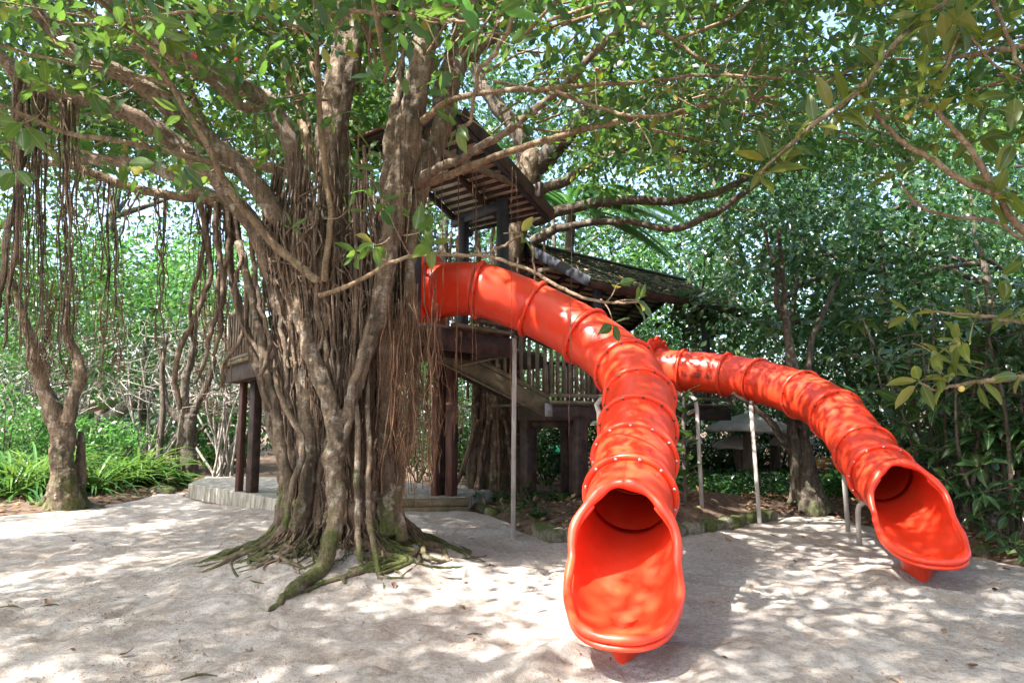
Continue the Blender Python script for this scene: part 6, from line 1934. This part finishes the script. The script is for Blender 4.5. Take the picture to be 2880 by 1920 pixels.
# the foreground tree at the right: big olive leaves in whorls
LO = [fine_leaf('olive_leaf', 'leaf_olive', c_, w, .05) for c_, w in ((.14, .20), (.26, .18), (.05, .21))]
ol = thing('large_leaved_tree', 'overhanging tree at the right edge with big olive-green whorled leaves', 'tree', (6.2, 5.6, 0))
V, F = tube(np.array([(6.2, 5.6, -.1), (6.15, 5.6, 1.0), (6.0, 5.6, 2.5), (5.9, 5.5, 4.2), (5.6, 5.4, 5.6)]), np.array([.22, .17, .15, .12, .06]), 12, .12, 7); mk('trunk', V, F, 'bark_grey', ol, True)
OB = [[(3100, 40, 5.2, 10), (2880, -60, 5.2, 10), (2672, 0, 5.2, 9), (2511, 132, 5.2, 9), (2431, 241, 5.2, 8), (2339, 316, 5.2, 8), (2224, 402, 5.2, 6), (2138, 488, 5.2, 4)],
      [(3150, 800, 5.3, 12), (2880, 655, 5.2, 11), (2798, 545, 5.1, 10), (2712, 390, 5.0, 8), (2640, 310, 5.0, 7), (2586, 270, 5.0, 5)],
      [(2798, 545, 5.1, 9), (2695, 505, 5.2, 9), (2609, 448, 5.2, 8), (2500, 367, 5.3, 7), (2442, 287, 5.3, 5)],
      [(3120, 100, 5.0, 11), (2880, 126, 5.0, 9), (2764, 149, 5.0, 8), (2650, 166, 5.0, 6)],
      [(3120, 780, 5.4, 8), (2880, 672, 5.5, 6), (2798, 626, 5.5, 6), (2672, 608, 5.6, 5), (2592, 580, 5.6, 5), (2529, 505, 5.6, 3)],
      [(3080, 1010, 4.8, 9), (2880, 1052, 4.8, 8), (2780, 1068, 4.8, 7), (2700, 1085, 4.8, 5), (2640, 1098, 4.8, 4), (2585, 1075, 4.8, 3)],
      [(3080, 900, 5.0, 7), (2880, 905, 5.0, 6), (2760, 890, 5.0, 5), (2600, 870, 5.0, 3)],
      [(2790, 0, 4.9, 6), (2830, 120, 4.9, 6), (2880, 220, 4.9, 6), (2960, 330, 4.9, 7)],
      [(2650, 200, 5.0, 4), (2700, 90, 4.9, 4), (2790, 180, 4.9, 4), (2900, 240, 4.9, 3)]]
for l in OB:
    p, r = pxline(l); V, F = tube(p, r, 8, .06, 7, .03); mk('limb', V, F, 'twig', ol, True)
    # tie the off-frame end back to the trunk
    if l[0][0] > 3000:
        tz = float(np.clip(p[0][2] - .3, 1.6, 5.2))
        V, F = tube(np.array([(6.05, 5.58, tz), (np.array([6.05, 5.58, tz]) + p[0]) / 2 + np.array([0, 0, .1]), p[0]]), np.array([.05, .035, r[0]]), 8, .08, 6); mk('limb', V, F, 'twig', ol, True)
OW = [(2510, 130, 5.2, 4), (2470, 190, 5.2, 5), (2430, 240, 5.2, 5), (2339, 316, 5.2, 5), (2224, 402, 5.2, 4), (2165, 455, 5.2, 5), (2138, 488, 5.2, 5), (2586, 270, 5.0, 8), (2600, 220, 5.0, 6), (2640, 310, 5.0, 5), (2442, 287, 5.3, 6), (2529, 480, 5.6, 8), (2630, 390, 5.3, 6), (2700, 420, 5.2, 4),
      (2810, 540, 5.1, 7), (2798, 560, 5.1, 5), (2650, 166, 5.0, 6), (2760, 120, 5.0, 5), (2700, 60, 4.9, 6), (2650, 20, 5.0, 5), (2590, 40, 5.1, 5), (2840, 60, 4.9, 6), (2860, 260, 4.9, 5), (2780, 300, 5.0, 5), (2750, 380, 5.1, 5), (2860, 400, 5.0, 5), (2830, 780, 4.9, 6), (2860, 880, 4.9, 6),
      (2640, 1060, 4.8, 7), (2690, 1010, 4.8, 8), (2690, 960, 4.8, 6), (2585, 1075, 4.8, 5), (2750, 1075, 4.8, 5), (2620, 1000, 4.8, 5), (2560, 880, 5.0, 4), (2740, 890, 5.0, 4), (2870, 1060, 4.7, 5), (2290, 350, 5.2, 4), (2380, 300, 5.2, 4), (2500, 330, 5.4, 5)]
for px, py, Yd, n_ in OW:
    rosette(P(px, py, Yd), np.array([rng.normal(-.3, .4), rng.normal(-.2, .4), rng.normal(.1, .4)]), n_, (rng.uniform(.20, .28) if py < 700 else rng.uniform(.16, .21)), ol, LO, 1.0, .12, .9)
for px, py, Yd in ((2704, 1093, 4.75), (2550, 330, 5.1), (2562, 318, 5.1), (2540, 285, 5.1)):
    th = np.linspace(.05, math.pi - .05, 7); ph = np.linspace(0, 2 * math.pi, 10, endpoint=False)
    TH, PH = np.meshgrid(th, ph, indexing='ij'); c = P(px, py, Yd); rr = .022
    V = np.stack([c[0] + rr * np.sin(TH) * np.cos(PH), c[1] + rr * np.sin(TH) * np.sin(PH), c[2] + rr * np.cos(TH)], -1).reshape(-1, 3)
    i = np.arange(6)[:, None] * 10; j = np.arange(10)[None]
    F = np.stack([i + j, i + 10 + j, i + 10 + (j + 1) % 10, i + (j + 1) % 10], -1).reshape(-1, 4)
    mk('fruit', V, F, 'nut', ol, True)
# its crown goes on above and outside the frame
cen = ell_centres((6.0, 4.6, 6.9), (3.4, 3.4, 1.7), 60, .3)
u = 1440 + cen[:, 0] / np.maximum(cen[:, 1], .1) * F_PX; v = 1180 - (cen[:, 2] - CAM_H) / np.maximum(cen[:, 1], .1) * F_PX
cen = cen[~((u > 1200) & (u < 2980) & (v > -60) & (cen[:, 1] > 0))]
pos, ax, nr, sz = clump_leaves(cen, .5, 26, .22, .8, .2)
V, F = leaf_batch(pos, ax, nr, sz, T8, .9); tag(mk('crown', V, F, 'leaf_olive', ol), None, None, None, 'stuff')

# ------------------------------------------------------------------ small plants under the stair, litter, fallen leaves, paper scrap
UG = 'small leafy seedlings under the treehouse'
LS_ = [fine_leaf('seedling_leaf', 'leaf_mid', .2, .26, .05)]
labs = ['small leafy seedling by the steel post', 'broad-leaved seedling behind the kerb gap', 'seedling beside the fallen twig', 'seedling clump under the stair landing', 'leafy seedling left of the dark posts', 'seedling near the square-cut kerb log', 'tiny seedling in the litter behind the blunt kerb log', 'seedling clump close to the big slide']
for (px, py, h), lab in zip(((1420, 1440, .3), (1500, 1420, .42), (1460, 1455, .22), (1560, 1425, .3), (1400, 1420, .25), (1600, 1430, .28), (1530, 1462, .15), (1640, 1425, .3)), labs):
    c = G(px, py, .12); t = thing('seedling', lab, 'plant', tuple(c), UG)
    for k in range(6):
        e = c + np.array([rng.normal(0, .16), rng.normal(0, .12), h * rng.uniform(.4, 1)])
        V, F = tube(np.array([c, (c + e) / 2 + rng.normal(0, .02, 3), e]), np.array([.006, .005, .003]), 5, 0, 3); mk('stem', V, F, 'strap', t, True)
        rosette(e, np.array([rng.normal(0, .3), rng.normal(0, .3), 1]), 5, rng.uniform(.09, .16), t, LS_, 1.0, .1, 1.0)
# litter on the soil: too many to count
def litter(n, fn, size):
    out = []
    while len(out) < n:
        x, y = fn()
        d = float(edge_dist(np.array([x]), np.array([y]))[0])
        if d > .15 * rng.random(): continue
        out.append((x, y))
    out = np.array(out)
    z = soil_h(out[:, 0], out[:, 1]) + rng.uniform(.01, .05, n)
    pos = np.column_stack([out, z])
    ax = rng.normal(0, 1, (n, 3)); ax[:, 2] *= .25; nr = rng.normal(0, .35, (n, 3)); nr[:, 2] += 1
    return leaf_batch(pos, ax, nr, size * rng.uniform(.6, 1.3, n), T4, 1.0)
parts = [litter(1100, lambda: (xat(rng.uniform(2080, 2560), yy := rng.uniform(10.6, 14)), yy), .13),
         litter(900, lambda: (xat(rng.uniform(1320, 1960), yy := rng.uniform(9.5, 13.5)), yy), .12),
         litter(1200, lambda: (xat(rng.uniform(-60, 720), yy := rng.uniform(12.0, 20)), yy), .13),
         litter(400, lambda: (xat(rng.uniform(2500, 2900), yy := rng.uniform(7.5, 11)), yy), .13)]
sx_ = rng.uniform(-5.5, 6.5, 420); sy_ = rng.uniform(4.2, 11, 420); k_ = edge_dist(sx_, sy_) > .1; sx_, sy_ = sx_[k_], sy_[k_]; n = len(sx_)
ax = rng.normal(0, 1, (n, 3)); ax[:, 2] *= .2; nr = rng.normal(0, .35, (n, 3)); nr[:, 2] += 1
parts.append(leaf_batch(np.column_stack([sx_, sy_, sand_h(sx_, sy_) + sand_relief(sx_, sy_) + .006]), ax, nr, rng.uniform(.015, .055, n), T4, .9))
V, F = join(parts)
tag(mk('leaf_litter', V, F, 'dryleaf', None), 'brown fallen leaf litter under the trees around the sand', 'leaf litter', None, 'stuff')
# single leaves lying on the sand and roof
LDRY = [fine_leaf('dry_leaf', 'dryleaf', c_, w, .10) for c_, w in ((.5, .2), (-.4, .22), (.7, .18))]
fl = [(2058, 1522), (2175, 1497), (2240, 1573), (2260, 1505), (2165, 1470), (2280, 1462), (2310, 1455), (1995, 1685), (2720, 1865), (2840, 1595), (2800, 1650), (2095, 1473), (215, 1515), (330, 1845), (25, 1700), (142, 1695), (1105, 1665), (1220, 1665), (1290, 1705), (1320, 1517), (1310, 1650), (2620, 1558), (2360, 1470), (1900, 1560), (1570, 1615), (1390, 1600), (560, 1900), (700, 1815), (2500, 1905), (2650, 1760)]
for px, py in fl:
    c = G(px, py, .02)
    c[2] = float(sand_h(c[0], c[1]) + sand_relief(np.array([c[0]]), np.array([c[1]]))[0]) + .012
    a_ = rng.uniform(0, 6.28)
    o = place_leaf(random.choice(LDRY), c, (math.cos(a_), math.sin(a_), 0.02), (rng.normal(0, .2), rng.normal(0, .2), 1), rng.uniform(.08, .15), None, 'fallen_leaf')
    tag(o, 'single dry brown leaf lying on the pale sand', 'leaf', 'dry leaves scattered on the sand')
for k in range(46):
    s_, q = rng.uniform(.05, .95), rng.uniform(.05, .95) ** 1.3
    c = en + pdu * PL * q + rsu * RL * s_ + pn * .06
    a_ = rng.uniform(0, 6.28)
    o = place_leaf(random.choice(LDRY), c, pdu * math.cos(a_) + rsu * math.sin(a_), pn + rng.normal(0, .15, 3), rng.uniform(.08, .14), None, 'fallen_leaf')
    tag(o, 'single dry leaf lying on the mossy shingled roof', 'leaf', 'dry leaves on the pavilion roof')
# crumbs and clods of trodden sand, too many to count
parts = []
octV = np.array([(1, 0, 0), (-1, 0, 0), (0, 1, 0), (0, -1, 0), (0, 0, .8), (0, 0, -.6)]); octF = np.array([(0, 2, 4), (2, 1, 4), (1, 3, 4), (3, 0, 4), (2, 0, 5), (1, 2, 5), (3, 1, 5), (0, 3, 5)])
cx = rng.uniform(-6, 6.5, 26000); cy2 = rng.uniform(4.0, 10.5, 26000)
k_ = (vnoise(cx * 1.3, cy2 * 1.3, 51) + .5 * vnoise(cx * 4, cy2 * 4, 52) > .88) & (edge_dist(cx, cy2) > .1)
cx, cy2 = cx[k_], cy2[k_]
cz2 = sand_h(cx, cy2) + sand_relief(cx, cy2)
sz_ = .004 + .011 * rng.random(len(cx)) ** 3
V = np.stack([cx, cy2, cz2], -1)[:, None] + sz_[:, None, None] * octV[None] * rng.uniform(.6, 1.4, (len(cx), 6, 1))
F = (octF[None] + (np.arange(len(cx)) * 6)[:, None, None]).reshape(-1, 3)
tag(mk('sand_crumbs', V.reshape(-1, 3), F, 'crumb', None), 'brown crumbs and clods on the trodden sand', 'sand crumbs', None, 'stuff')
# sticks on the sand
for px, py, L, lab in ((30, 1708, .28, 'curved dry stick on the sand at the left'), (140, 1696, .16, 'short dry twig on the sand at the left'), (1330, 1785, .16, 'thin twig on the sand in front of the banyan'), (560, 1905, .22, 'broken twig at the front of the sand'), (1310, 1400, .3, 'fallen twig beside the timber step')):
    c = G(px, py, .02); a_ = rng.uniform(-.6, .6); c[2] = float(sand_h(c[0], c[1]) + sand_relief(np.array([c[0]]), np.array([c[1]]))[0]) + .01
    d = np.array([math.cos(a_), math.sin(a_), 0]) * L
    V, F = tube(np.array([c - d / 2, c + np.array([0, .03, .012]), c + d / 2]), np.array([.006, .008, .004]), 6, .1, 5)
    tag(mk('stick', V, F, 'bark_grey', None, True), lab, 'stick')
c = G(1472, 1408, .14)
V = np.array([c + np.array(v) for v in ((-.05, 0, .0), (.05, .01, .01), (.06, .02, .09), (-.03, .03, .07), (0, -.03, .05))])
tag(mk('paper_scrap', V, [[0, 1, 4], [1, 2, 4], [2, 3, 4], [3, 0, 4]], 'white', None), 'crumpled scrap of white paper among the seedlings', 'litter')
print('polys', sum(len(o.data.polygons) for o in bpy.data.objects if o.type == 'MESH'), 'objects', len(bpy.data.objects))
